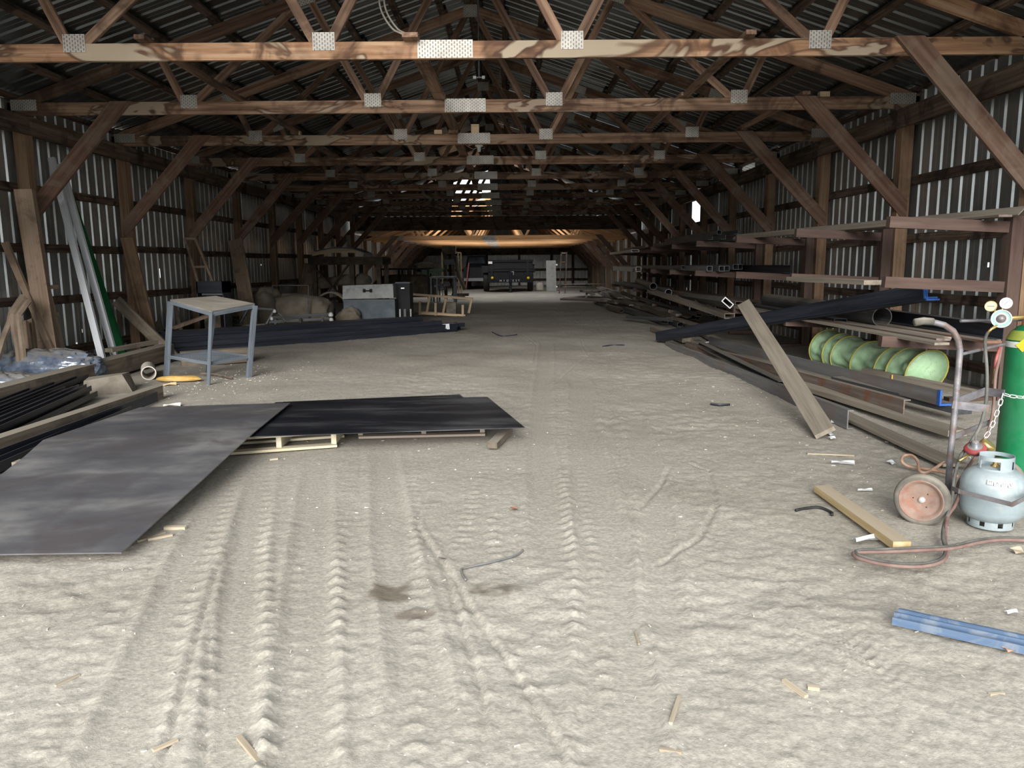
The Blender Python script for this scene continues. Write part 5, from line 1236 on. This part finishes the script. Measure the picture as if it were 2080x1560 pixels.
w2 = V((3.32, 4.22, WC.z))
wheel2 = obj('wheel', wheel.data, None, t, Matrix.Translation(w2) @ wf @ Matrix.Rotation(PI / 2, 4, 'Y'))
yk = 4.15
def K(px, py, dy=0): return P(px, py, yk + dy)
hp = [K(1925, 1000), K(1930, 930), K(1938, 850), K(1946, 760), K(1950, 712), K(1946, 690), K(1936, 672), K(1918, 660), K(1898, 655), K(1880, 653), K(1862, 655)]
hd = obj('handle', MB().tube(hp, .0165, 12).mesh('handle', True), M['cart_steel'], t)
obj('grip', MB().tube([K(1895, 653.5), K(1876, 652), K(1858, 655)], [.02, .021, .021], 10).mesh('grip', True), M['rubber'], hd)
off = V((.80, .12, 0))
obj('handle', MB().tube([p + off for p in hp], .0165, 12).mesh('handle', True), M['cart_steel'], t)
obj('cross_rod', MB().tube([K(1951, 720), K(2040, 699, .22)], .009, 8).mesh('cross_rod'), M['cart_steel'], t)
obj('cross_rod', MB().tube([K(1951, 652, .3), K(1951, 652, .3) + off], .009, 8).mesh('cross_rod'), M['cart_steel'], t)
def strap(name, pts, h_, par): 
    for a, b in zip(pts[:-1], pts[1:]): o_ = board(name, a, b, .006, h_, M['cart_steel'], par)
strap('bracket_strap', [K(1943, 816), K(2000, 795, .12), K(2040, 800, .0)], .045, t)
strap('bracket_strap', [K(1934, 822, -.01), K(2008, 830, -.02)], .042, t)
strap('bracket_strap', [K(1938, 887), K(2025, 852, .2)], .03, t)
obj('axle', MB().tube([WC, w2], .012, 8).mesh('axle'), M['cart_steel'], t)
obj('toe_plate', MB().box(-.22, .22, -.2, .16, 0, .008).mesh('toe_plate'), M['cart_steel'], t, Matrix.Translation((3.52, 4.42, .03)) @ Matrix.Rotation(.6, 4, 'Z'))
strap('tank_band', [K(1935, 992, -.28), K(1948, 998, -.39), K(2056, 1025, -.63), K(2100, 1003, -.5)], .022, t)
# chain: from the bracket down to the small regulator and around the cylinder
chain_a = [K(2037, 800), K(2030, 825), K(2018, 858), K(2008, 880), K(1994, 897)]
chain_b = [K(2037, 800), K(2058, 806, -.02), K(2080, 807, -.02), K(2110, 802, 0)]
link = MB(); pts = []
for k in range(14):
    a_ = 2 * PI * k / 14; pts.append((.013 * math.cos(a_) + (.007 if math.cos(a_) > 0 else -.007), .009 * math.sin(a_), 0))
link.tube(pts, .0028, 6, closed=True); lme_ = link.mesh('chain_link', True); lme_.materials.append(M['chrome'])
ch = thing('chain', 'loose steel safety chain hung across the green gas cylinder', 'chain', K(2037, 800))
for cpts in (chain_a, chain_b, [K(1968, 930), K(1968, 950)]):
    tot = sum((cpts[i + 1] - cpts[i]).length for i in range(len(cpts) - 1)); n_ = max(2, int(tot / .0295))
    for k in range(n_):
        a = along(cpts, (k + .0) / n_); b = along(cpts, min(1, (k + 1.0) / n_))
        fm_ = frame(a, b); fm_.translation = (a + b) / 2
        obj('chain_link', lme_, None, ch, fm_ @ Matrix.Rotation(PI / 2 * (k % 2) + .5, 4, 'X'))
# oxygen cylinder
CYX, CYY = 3.565, 4.42
cr_ = .122; zt_ = P(2060, 698, CYY - .1).z
t = thing('gas_cylinder', 'tall green gas cylinder with gauges strapped to the cart', 'gas cylinder', (CYX, CYY, .04))
CM = Matrix.Translation((CYX, CYY, 0))
obj('body', MB().lathe([(0, .04), (cr_ - .01, .04), (cr_, .06), (cr_, zt_ - .02), (cr_ - .004, zt_ + .01), (cr_ - .02, zt_ + .05), (cr_ - .05, zt_ + .085), (.045, zt_ + .10), (0, zt_ + .1)], 48).mesh('body', True), M['green_paint'], t, CM)
obj('shoulder_band', MB().lathe([(cr_ + .001, zt_ + .012), (cr_ - .018, zt_ + .053), (cr_ - .03, zt_ + .066)], 48, cap=False).mesh('shoulder_band', True), make_mat('olive_band', (.16, .20, .03), (.22, .26, .05), (.27, .30, .08), 6, rough=.5, vary=0), t, CM)
obj('neck_ring', MB().lathe([(.052, zt_ + .095), (.05, zt_ + .135), (.044, zt_ + .15), (0, zt_ + .15)], 28, cap=False).mesh('neck_ring', True), make_mat('red_brown_ring', (.30, .09, .06), (.38, .13, .09), (.42, .20, .15), 8, rough=.6, vary=0), t, CM)
obj('label_band', MB().lathe([(cr_ + .002, zt_ - .03), (cr_ + .002, zt_ + .004)], 48, cap=False).mesh('label_band', True), M['white'], t, CM)
lp = P(2049, 694, CYY - .1)
obj('hazard_label', MB().box(-.026, .026, -.001, .001, -.026, .026).mesh('hazard_label'), M['yellow'], t, Matrix.Translation((CYX - cr_ * .78, CYY - cr_ * .66, zt_ - .014)) @ Matrix.Rotation(-.87, 4, 'Z') @ Matrix.Rotation(PI / 4, 4, 'Y'))
vz = zt_ + .15
va = obj('valve', MB().lathe([(.026, 0), (.026, .03), (.017, .04), (.017, .12), (.012, .14), (0, .14)], 20).mesh('valve', True), M['brass'], t, Matrix.Translation((CYX, CYY, vz)))
vm = MB()
for k in range(6):
    a_ = PI * k / 3; vm.lathe([(0, -.008), (.012, -.008), (.014, 0), (.012, .008), (0, .008)], 8, Matrix.Translation((.026 * math.cos(a_), .026 * math.sin(a_), 0)))
vm.lathe([(0, -.006), (.024, -.006), (.024, .006), (0, .006)], 16)
obj('hand_wheel', vm.mesh('hand_wheel', True), M['chrome'], va, Matrix.Translation((CYX, CYY, vz + .15)))
t2 = thing('gas_regulator', 'gas regulator with two round gauges and a big dial on the green cylinder', 'regulator', (CYX - .1, CYY - .1, vz + .05))
yg = CYY - .13
def gauge(name, px, py, r, th, par, rimm, facem):
    c = P(px, py, yg); nrm = (V((CAM.x - .5, 0, 1.5)) - c); nrm.normalize()
    mx = frame((0, 0, 0), nrm).to_3x3().to_4x4(); mx = Matrix.Translation(c) @ mx @ Matrix.Rotation(PI / 2, 4, 'Y')
    g_ = obj(name, MB().lathe([(0, -th), (r * .9, -th), (r, -th * .6), (r, th * .3), (r * .93, th * .5), (r * .88, th * .3)], 32, cap=False).mesh(name, True), M[rimm], par, mx)
    obj('face', MB().lathe([(r * .9, th * .28), (0, th * .28)], 32, cap=False).mesh('face'), facem, g_, mx)
    return g_, mx, c
cream = make_mat('gauge_cream', (.42, .37, .24), (.48, .42, .28), (.52, .47, .34), 10, rough=.5, vary=0)
wface = make_mat('gauge_white', (.42, .46, .48), (.48, .52, .54), (.54, .57, .59), 10, rough=.4, vary=0)
teal = make_mat('dial_green', (.16, .30, .27), (.21, .37, .33), (.26, .42, .38), 10, rough=.5, vary=0)
g1, mx1, c1 = gauge('gauge', 2012.5, 622, .0305, .016, t2, 'brass', cream)
obj('needle', MB().box(-.0012, .0012, -.016, .018, 0, .001).mesh('needle'), M['dark_steel'], g1, mx1 @ Matrix.Translation((0, 0, .0052)))
g2, mx2, c2 = gauge('gauge', 2043.5, 616, .0315, .016, t2, 'white', wface)
obj('needle', MB().box(-.001, .001, -.012, .014, 0, .001).mesh('needle'), M['grey_steel'], g2, mx2 @ Matrix.Rotation(.9, 4, 'Z') @ Matrix.Translation((0, 0, .0052)))
g3, mx3, c3 = gauge('dial', 2034, 647.5, .051, .03, t2, 'white', teal)
obj('dial_ring', MB().lathe([(.033, .0095), (.026, .012), (.024, .0095)], 28, cap=False).mesh('dial_ring', True), M['white'], g3, mx3)
obj('knob', MB().lathe([(.024, .008), (.022, .02), (.014, .03), (.006, .034), (0, .034)], 14, cap=False).mesh('knob', True), M['cart_steel'], g3, mx3)
obj('stem', MB().tube([c3, V((CYX - .06, CYY - .05, c3.z + .005)), V((CYX, CYY, c3.z + .005))], [.012, .012, .016], 12).mesh('stem', True), M['brass'], t2)
for c in (c1, c2): obj('gauge_stem', MB().tube([c + V((0, .01, 0)), c3 + V((0, .02, .02))], .006, 8).mesh('gauge_stem'), M['brass'], t2)
obj('outlet', MB().tube([c3 + V((0, .01, -.03)), P(2014, 668, yg), P(2006, 676, yg)], [.009, .008, .007], 10).mesh('outlet', True), M['brass'], t2)

def smooth_path(pts, n=8):
    out = []
    for i in range(len(pts) - 1):
        p0 = pts[max(i - 1, 0)]; p1 = pts[i]; p2 = pts[i + 1]; p3 = pts[min(i + 2, len(pts) - 1)]
        for k in range(n):
            q = k / n; out.append(.5 * ((2 * p1) + (p2 - p0) * q + (2 * p0 - 5 * p1 + 4 * p2 - p3) * q * q + (3 * p1 - p0 - 3 * p2 + p3) * q ** 3))
    return out + [pts[-1]]
# hoses
h1 = [P(2006, 676, yg), P(2001, 690, 4.22), P(2002, 715, 4.2), P(2005, 760, 4.18), P(2003, 815, 4.15), P(1992, 862, 4.1), P(1975, 893, 4.05), P(1950, 930, 4.0), P(1938, 975, 3.92), P(1933, 1020, 3.85), P(1925, 1045, 3.78), P(1918, 1065, 3.72),
      G(1915, 1092, .03), G(1921, 1118, .018), G(1912, 1135, .018), G(1885, 1144, .018), G(1840, 1146, .018), G(1790, 1140, .018), G(1750, 1130, .018), G(1738, 1122, .018), G(1752, 1117, .018), G(1800, 1116, .018), G(1870, 1113, .03), G(1930, 1110, .03), G(1980, 1099, .02), G(2030, 1093, .018), G(2090, 1094, .018), G(2200, 1096, .018)]
tag(obj('gas_hose', MB().tube(smooth_path(h1), .0085, 8).mesh('gas_hose', True), M['hose_grey']), 'grey rubber gas hose running from the gauges down and looping on the floor', 'hose', 'twin gas hoses')
h2 = [P(2034, 705, 4.33), P(2028, 735, 4.3), P(2022, 765, 4.3), P(2016, 840, 4.28), P(1998, 900, 4.25), P(1962, 955, 4.05), P(1946, 985, 3.95), P(1948, 1005, 3.88), P(1938, 1030, 3.82), P(1924, 1052, 3.76),
      G(1920, 1096, .02), G(1925, 1120, .018), G(1914, 1140, .016), G(1880, 1150, .016), G(1838, 1151, .016), G(1785, 1145, .016), G(1744, 1134, .016), G(1733, 1124, .016), G(1755, 1122, .016), G(1800, 1121, .016), G(1870, 1118, .03), G(1935, 1114, .03), G(1985, 1103, .02), G(2030, 1097, .016), G(2090, 1098, .016), G(2200, 1100, .016)]
tag(obj('gas_hose', MB().tube(smooth_path(h2), .0085, 8).mesh('gas_hose', True), M['hose_red']), 'dusty red gas hose lying beside the grey one on the floor', 'hose', 'twin gas hoses')
h3 = [G(1945, 968, .03), G(1910, 958, .02), G(1875, 952, .02), G(1845, 947, .02), G(1832, 937, .05), G(1836, 926, .07), G(1852, 925, .08), G(1864, 937, .06), G(1867, 955, .03), G(1880, 960, .02), G(1900, 950, .02), G(1918, 938, .02)]
tag(obj('tan_hose', MB().tube(smooth_path(h3), .010, 8).mesh('tan_hose', True), M['hose_tan']), 'short tan rubber hose curled on the floor behind the wheel', 'hose')
rh = thing('red_hose_fitting', 'red hose end with a brass fitting hanging beside the cylinder', 'hose fitting', P(2022, 760, 4.32))
obj('sleeve', MB().tube([P(2031, 705, 4.33), P(2024, 728, 4.31), P(2021, 748, 4.31)], [.006, .009, .009], 10).mesh('sleeve', True), M['red'], rh)
obj('fitting', MB().tube([P(2021, 748, 4.31), P(2020, 768, 4.31), P(2019, 780, 4.31)], [.007, .008, .011], 10).mesh('fitting', True), M['brass'], rh)
obj('torch_tube', MB().tube([P(2019, 780, 4.31), P(2017, 835, 4.31), P(2015, 862, 4.31)], .007, 8).mesh('torch_tube', True), M['brass'], rh)
# small fuel regulator on the propane line
c = P(1981, 911, 3.98)
t3 = thing('fuel_regulator', 'round red-rimmed fuel regulator hanging above the white propane tank', 'regulator', c)
nz_ = V((-.3, -.35, .9)).normalized(); rm = frame((0, 0, 0), nz_).to_3x3().to_4x4(); rm = Matrix.Translation(c) @ rm @ Matrix.Rotation(PI / 2, 4, 'Y')
obj('body', MB().lathe([(0, -.03), (.03, -.03), (.05, -.012), (.052, .004), (.035, .016), (.02, .02), (.018, .045), (.012, .05), (0, .05)], 28, cap=False).mesh('body', True), M['grey_steel'], t3, rm)
obj('red_rim', MB().lathe([(.051, -.006), (.0545, 0), (.05, .008), (.036, .0165)], 28, cap=False).mesh('red_rim', True), M['red'], t3, rm)
obj('adjusting_screw', MB().tube([rm @ V((-.01, 0, .05)), rm @ V((-.018, .0, .085))], .005, 8).mesh('adjusting_screw'), M['cart_steel'], t3)
c = P(2006, 904, 4.05)
obj('gauge', MB().lathe([(0, -.018), (.036, -.018), (.04, -.01), (.04, .012), (.034, .016), (0, .014)], 24, Matrix.Translation(c) @ Matrix.Rotation(.5, 4, 'X') @ Matrix.Rotation(.5, 4, 'Y'), cap=False).mesh('gauge', True), M['brass'], t3)
obj('inlet_pipe', MB().tube([P(1948, 936, 3.95), P(1962, 928, 3.97), P(1976, 918, 3.99)], .007, 8).mesh('inlet_pipe', True), M['brass'], t3)

# propane tank
pr = .150; pc = G(2017, 1080, 0); pc = V((pc.x + .05, pc.y + pr * .72, 0))
t = thing('propane_tank', 'white propane tank with a slotted collar in front of the green cylinder', 'propane tank', pc)
PM = Matrix.Translation(pc)
zq = .018
prof = [(0, zq + .0)] + [(pr * math.sin(a_ * PI / 2 / 8) ** .8 if a_ else 0, zq + .085 * (1 - math.cos(a_ * PI / 2 / 8))) for a_ in range(1, 9)]
prof += [(pr + .0015, zq + .09), (pr + .0015, zq + .165), (pr, zq + .17), (pr, zq + .205)] + [(pr * math.cos(a_ * PI / 2 / 9) ** .75 if a_ < 9 else 0.0, zq + .205 + .088 * math.sin(a_ * PI / 2 / 9)) for a_ in range(1, 10)]
obj('body', MB().lathe(prof, 56, cap=False).mesh('body', True), M['white_paint'], t, PM)
# foot ring with gaps
def arc_wall(r, a0, a1, z0, z1, n_, th=.003):
    m = MB(); v = []; f = []
    for k in range(n_ + 1):
        a_ = a0 + (a1 - a0) * k / n_
        for rr_ in (r, r - th):
            for z in (z0, z1): v.append((rr_ * math.cos(a_), rr_ * math.sin(a_), z))
    for k in range(n_):
        b0 = k * 4; f += [(b0, b0 + 4, b0 + 5, b0 + 1), (b0 + 2, b0 + 3, b0 + 7, b0 + 6), (b0 + 1, b0 + 5, b0 + 7, b0 + 3), (b0, b0 + 2, b0 + 6, b0 + 4)]
    f += [(0, 1, 3, 2), (n_ * 4, n_ * 4 + 2, n_ * 4 + 3, n_ * 4 + 1)]
    return m.add(v, f)
ft_ = MB(); q = arc_wall(.105, 0, 2 * PI, .0, .014, 40); ft_.add(q.v, q.f)
for k in range(8):
    q = arc_wall(.105, k * PI / 4, k * PI / 4 + .55, .014, .05, 6); ft_.add(q.v, q.f)
obj('foot_ring', ft_.mesh('foot_ring'), M['white_paint'], t, PM)
# collar: wraps the front, hand slots cut through; opening at the left back
zc0, zc1 = zq + .268, zq + .352; cr2 = .084
col_ = MB()
A0 = math.radians(-178); A1 = math.radians(118)
for (a0, a1, z0, z1) in [(A0, A1, zc0, zc0 + .022), (A0, A1, zc1 - .02, zc1), (A0, A0 + .12, zc0 + .02, zc1 - .018), (A0 + 1.25, A0 + 2.0, zc0 + .02, zc1 - .018), (A0 + 2.45, A0 + 3.1, zc0 + .02, zc1 - .018), (A0 + 4.2, A1, zc0 + .02, zc1 - .018)]:
    q = arc_wall(cr2, a0, a1, z0, z1, max(4, int((a1 - a0) / .12)), .0035); col_.add(q.v, q.f)
for a_ in (A0 + .3, A0 + 1.6, A0 + 3.0, A0 + 4.6):
    q = arc_wall(cr2, a_, a_ + .18, zc0 - .03, zc0 + .002, 3, .0035); col_.add(q.v, q.f)
obj('collar', col_.mesh('collar'), M['white_paint'], t, PM)
obj('valve', MB().lathe([(.02, zq + .285), (.02, zq + .30), (.012, zq + .305), (.012, zq + .33), (0, zq + .33)], 14).mesh('valve', True), M['brass'], t, PM)
# sticker remnants with letters
for k, chx in enumerate('MADE'):
    a_ = math.radians(-128 + 11.5 * k); rr_ = pr * .957; z_ = zq + .238 - .002 * k
    nrm = V((math.cos(a_) * .78, math.sin(a_) * .78, .62)).normalized()
    u_ = V((-math.sin(a_), math.cos(a_), 0)); w_ = nrm.cross(u_)
    mxl = Matrix((u_, w_, nrm)).transposed().to_4x4(); mxl.translation = pc + V((rr_ * math.cos(a_), rr_ * math.sin(a_), z_)) + nrm * .005
    st = obj('sticker', MB().box(-.0135, .0135, -.013, .013, -.0006, .0006).mesh('sticker'), M['white'], t, mxl)
    obj('sticker_letter', text_mesh(chx, .02, .0003), M['black_paint'] if k == 3 else M['dark_steel'], st, mxl @ Matrix.Translation((0, 0, .001)))

# ================================================================== things on the open floor
a, b = G(1668, 992, .022), G(1832, 1108, .022)
tag(board('pine_stick', a, b, .085, .038, M['stick']), 'yellow pine board lying on the dirt left of the cart wheel', 'board')
# blue steel bars, two nested channels
a, b = G(1822, 1262, .0), G(2200, 1346, .0); d = (b - a).normalized(); sdv = V((0, 0, 1)).cross(d)
tag(beam('blue_channel', a + sdv * .012, b + sdv * .012, [(0, 0), (.048, 0), (.048, .03), (.04, .03), (.034, .008), (.011, .008), (.008, .045), (0, .045)], M['blue_bar']), 'dusty blue steel bar lying lower right, the far one of the pair', 'steel bar', 'pair of blue bars')
tag(beam('blue_channel', a - sdv * .042 + d * -.012, b - sdv * .042, [(0, 0), (.05, 0), (.05, .034), (.042, .034), (.036, .008), (.008, .008), (.006, .03), (0, .03)], M['blue_bar']), 'dusty blue steel bar lying lower right, the near one of the pair', 'steel bar', 'pair of blue bars')
def on(px, py, dz=.0):
    g = G(px, py); g.z = max(fz(g.x, g.y), -.02) + dz; return g
def wire(name, pts, r, mt, lab, cat, n=6): tag(obj(name, MB().tube(smooth_path([on(*p, .008) for p in pts], 5), r, n).mesh(name, True), M[mt]), lab, cat)
wire('black_strap', [(946, 1176), (940, 1165), (937, 1155), (948, 1150), (985, 1143), (1015, 1135), (1050, 1123), (1062, 1115)], .0055, 'grey_steel', 'dark strap with a hooked end lying on the dirt in the centre', 'strap')
wire('black_hook', [(1617, 1033), (1640, 1028), (1665, 1028), (1688, 1036), (1690, 1042)], .009, 'black_rubber', 'black curved rubber strap left of the pine board', 'strap')
wire('dark_rod', [(1224, 703), (1245, 701), (1268, 702)], .012, 'black_steel', 'short dark rod lying across the middle of the aisle', 'rod')
wire('dark_rod', [(1444, 818), (1462, 820), (1482, 819)], .012, 'black_steel', 'short dark rod lying left of the leaning plank', 'rod')
wire('dark_rod', [(1000, 675), (1020, 683), (1050, 680)], .012, 'black_steel', 'thin dark rod in the aisle right of the tube stack', 'rod')
STK = [((1592, 1380), (1638, 1412), .008, 'pale stick at the lower right of the dirt'), ((1640, 1394), (1664, 1396), .008, 'short pale stick at the lower right of the dirt'),
       ((300, 1095), (350, 1085), .008, 'yellow splinter beside the near corner of the grey sheet, the lower one'), ((280, 1098), (335, 1080), .007, 'yellow splinter beside the near corner of the grey sheet, the upper one'),
       ((335, 1072), (378, 1072), .014, 'short flat stick just past the near corner of the grey sheet'), ((310, 1522), (360, 1497), .006, 'thin twig at the bottom left of the dirt'),
       ((485, 1490), (535, 1555), .008, 'curved grey twig at the bottom edge'), ((112, 1390), (160, 1365), .005, 'fine dark twig at the lower left'),
       ((1640, 918), (1735, 922), .008, 'long thin reddish splinter left of the floor pile'), ((2010, 1405), (2040, 1402), .005, 'pinkish splinter at the far lower right'),
       ((1290, 1275), (1298, 1300), .004, 'tiny dark twig right of the centre'), ((548, 932), (565, 931), .008, 'small yellow splinter in front of the pale pallet'), ((600, 870), (625, 896), .004, 'thin straw on the grey sheet edge'),
       ((1340, 1520), (1385, 1530), .006, 'pale twig at the bottom right of centre'), ((1380, 1410), (1362, 1475), .006, 'thin grey twig upright in view near the bottom right')]
for i, (a, b, r, lab) in enumerate(STK):
    p, q = on(*a, r * .7), on(*b, r * .7)
    tag(board('wood_splinter', p, q, r * 2, r * 1.4, M['tan_stick']), lab, 'splinter', 'loose splinters on the dirt')
def flake(px, py, w_, h_, rz, mt, lab, cat='paper', tilt=.3):
    p = on(px, py, .012); m = MB(); n_ = 5; v = []; f = []
    for i in range(n_ + 1):
        for j in range(n_ + 1):
            x = (i / n_ - .5) * w_; y = (j / n_ - .5) * h_; v.append((x, y, .25 * w_ * math.sin(3.1 * i / n_ + j) * .3 + .006))
    N = len(v); v += [(a_, b_, c_ - .002) for a_, b_, c_ in v]
    for i in range(n_):
        for j in range(n_):
            q = i * (n_ + 1) + j; f += [(q, q + n_ + 1, q + n_ + 2, q + 1), (N + q, N + q + 1, N + q + n_ + 2, N + q + n_ + 1)]
    o_ = obj('litter_scrap', pydata('litter_scrap', v, f), M[mt], None, Matrix.Translation(p) @ Matrix.Rotation(rz, 4, 'Z') @ Matrix.Rotation(tilt, 4, 'X'))
    tag(o_, lab, cat, 'scraps of litter on the dirt')
flake(1683, 878, .06, .09, .5, 'paper', 'crumpled pale wrapper at the foot of the leaning plank')
flake(1691, 888, .05, .04, .1, 'paper', 'pale bluish flake just below the plank foot')
flake(1695, 853, .05, .10, -.5, 'paper', 'white label scrap at the end of the nearest channel')
flake(1736, 858, .09, .07, .3, 'new_wood', 'yellowish paper scrap on the floor pile edge')
flake(1712, 938, .15, .035, -.25, 'paper', 'narrow blue and white packet left of the cart', tilt=.1)
flake(1811, 940, .05, .05, .4, 'paper', 'small white paper square left of the curled hose')
flake(1757, 996, .09, .012, .05, 'white', 'short white plastic tube above the pine board', 'plastic tube', tilt=0)
flake(1765, 1092, .16, .04, .15, 'paper', 'torn white paper under the pine board')
flake(1830, 904, .08, .03, .1, 'black_rubber', 'black scrap in front of the long dusty bar', 'scrap')
flake(2067, 1120, .05, .05, 0, 'tan_stick', 'round pale pebble by the hoses', 'pebble')
flake(2050, 1322, .04, .03, .2, 'hose_tan', 'orange-brown chip beside the blue bars', 'chip')
flake(2055, 1242, .05, .02, .1, 'paper', 'small white scrap above the blue bars')
flake(898, 1132, .035, .03, .1, 'grey_steel', 'small grey metal slug in the rut left of the strap', 'slug', tilt=0)
flake(1044, 1033, .04, .03, 0, 'rust_red', 'small rust-red chip above the strap', 'chip')
flake(196, 800, .11, .13, .3, 'paper', 'pale blue paper scrap among the black channels', tilt=.6)
flake(145, 779, .16, .05, -.3, 'paper', 'white label on the black channel bundle', tilt=.1)
flake(167, 797, .05, .06, 1.0, 'paper', 'white tag between the black channel bundles', tilt=.3)
flake(345, 782, .14, .06, .4, 'new_wood', 'pale wood chip by the left leg of the shop table', 'chip')
flake(350, 823, .16, .05, 0, 'plastic_pipe', 'crumpled clear plastic at the far edge of the grey sheet', 'plastic')
flake(1437, 697, .1, .06, .3, 'paper', 'white paper on the floor pile, left of the slanting angles')
flake(1463, 698, .08, .06, 1, 'paper', 'white paper under the foot of the slanting angles')
# fine litter nobody could count
M['grit'] = make_mat('pale_grit', (.42, .39, .33), (.50, .47, .41), (.58, .55, .48), 30, rough=.95, vary=0)
cm = MB(); rr = random.Random(3)
for i in range(620):
    if i < 260: x, y = rr.uniform(-2.2, 3.2), 1.9 + 4.5 * rr.random() ** 1.3
    elif i < 520: x, y = rr.gauss(-3.0, .5), rr.gauss(9.2, .7)
    else: x, y = rr.uniform(2.2, 4.2), rr.uniform(4, 9)
    z = fz(x, y); s_ = rr.uniform(.002, .0045) * (1 + .06 * y); a_ = rr.uniform(0, PI); l_ = s_ * rr.choice([1, 1.2, 2.5])
    c_, n_ = math.cos(a_), math.sin(a_)
    cm.hexa([(x + (u * c_ * l_ - w_ * n_ * s_ * .6), y + (u * n_ * l_ + w_ * c_ * s_ * .6), z + h_) for h_ in (-.002, s_ * .6) for u, w_ in ((-1, -1), (1, -1), (.8, 1), (-.9, .8))])
o = obj('grit', cm.mesh('grit'), M['grit']); o['kind'] = 'stuff'; o['label'] = 'pale grit and wood chips scattered on the dirt'; o['category'] = 'grit'

# ================================================================== under the roof
c = P(973, 157, 11.0)
t = thing('lamp_bracket', 'white lamp bracket hanging under the ridge between the trusses', 'lamp bracket', c)
obj('rod', MB().tube([c, V((c.x, c.y, z_top(c.x) + .02))], .012, 8).mesh('rod'), M['grey_steel'], t)
for s_ in (-1, 1): obj('socket', MB().box(c.x + s_ * .06 - .02, c.x + s_ * .06 + .02, c.y - .02, c.y + .02, c.z - .02, c.z + .015).mesh('socket'), M['white'], t)
obj('crossbar', MB().box(c.x - .06, c.x + .06, c.y - .012, c.y + .012, c.z - .01, c.z + .005).mesh('crossbar'), M['grey_steel'], t)
c = P(973, 301, 13.6)
t = thing('ceiling_fixture', 'small white lamp holder under the ridge by the fourth truss', 'lamp holder', c)
obj('holder', MB().lathe([(0, -.06), (.03, -.06), (.035, .02), (.07, .03), (.07, .05), (0, .05)], 14, Matrix.Translation(c)).mesh('holder', True), M['white'], t)
obj('cord', MB().tube(smooth_path([c + V((0, 0, .05)), c + V((-.1, .1, .0)), P(945, 294, 13.9), P(935, 290, 14.0)]), .008, 6).mesh('cord', True), M['hose_tan'], t)
y_ = Y0 - .1
cb2 = thing('cable_loop', 'pale twin cable looping down to the first truss', 'cable', P(835, 78, y_))
for k in range(2):
    obj('strand', MB().tube(smooth_path([P(768 + 10 * k, -60, y_ + .9), P(770 + 10 * k, 0, y_ + .5), P(778 + 10 * k, 30, y_ + .3), P(797 + 10 * k, 58, y_ + .1), P(815 + 8 * k, 68, y_), P(836, 77, y_ + .03)]), .009, 6).mesh('strand', True), M['plywood'], cb2)
# blocks sitting on chords
for i, (px, py, k) in enumerate(((838, 80, 0), (1675, 187, 1), (965, 258, 2), (890, 264, 2), (602, 268, 2))):
    p = P(px, py, TY[k]); z0 = ZC + .15
    tag(obj('wood_block', MB().box(p.x - .06, p.x + .06, TY[k] - .02, TY[k] + .07, z0, z0 + (.06 if i != 2 else .14)).mesh('wood_block'), M['crate_wood']), ['wood block on the first truss under the cable', 'wood block on the second truss at the right', 'wood block standing on the middle of the third truss', 'wood block lying left of the middle on the third truss', 'wood block on the third truss at the left'][i], 'wood block')
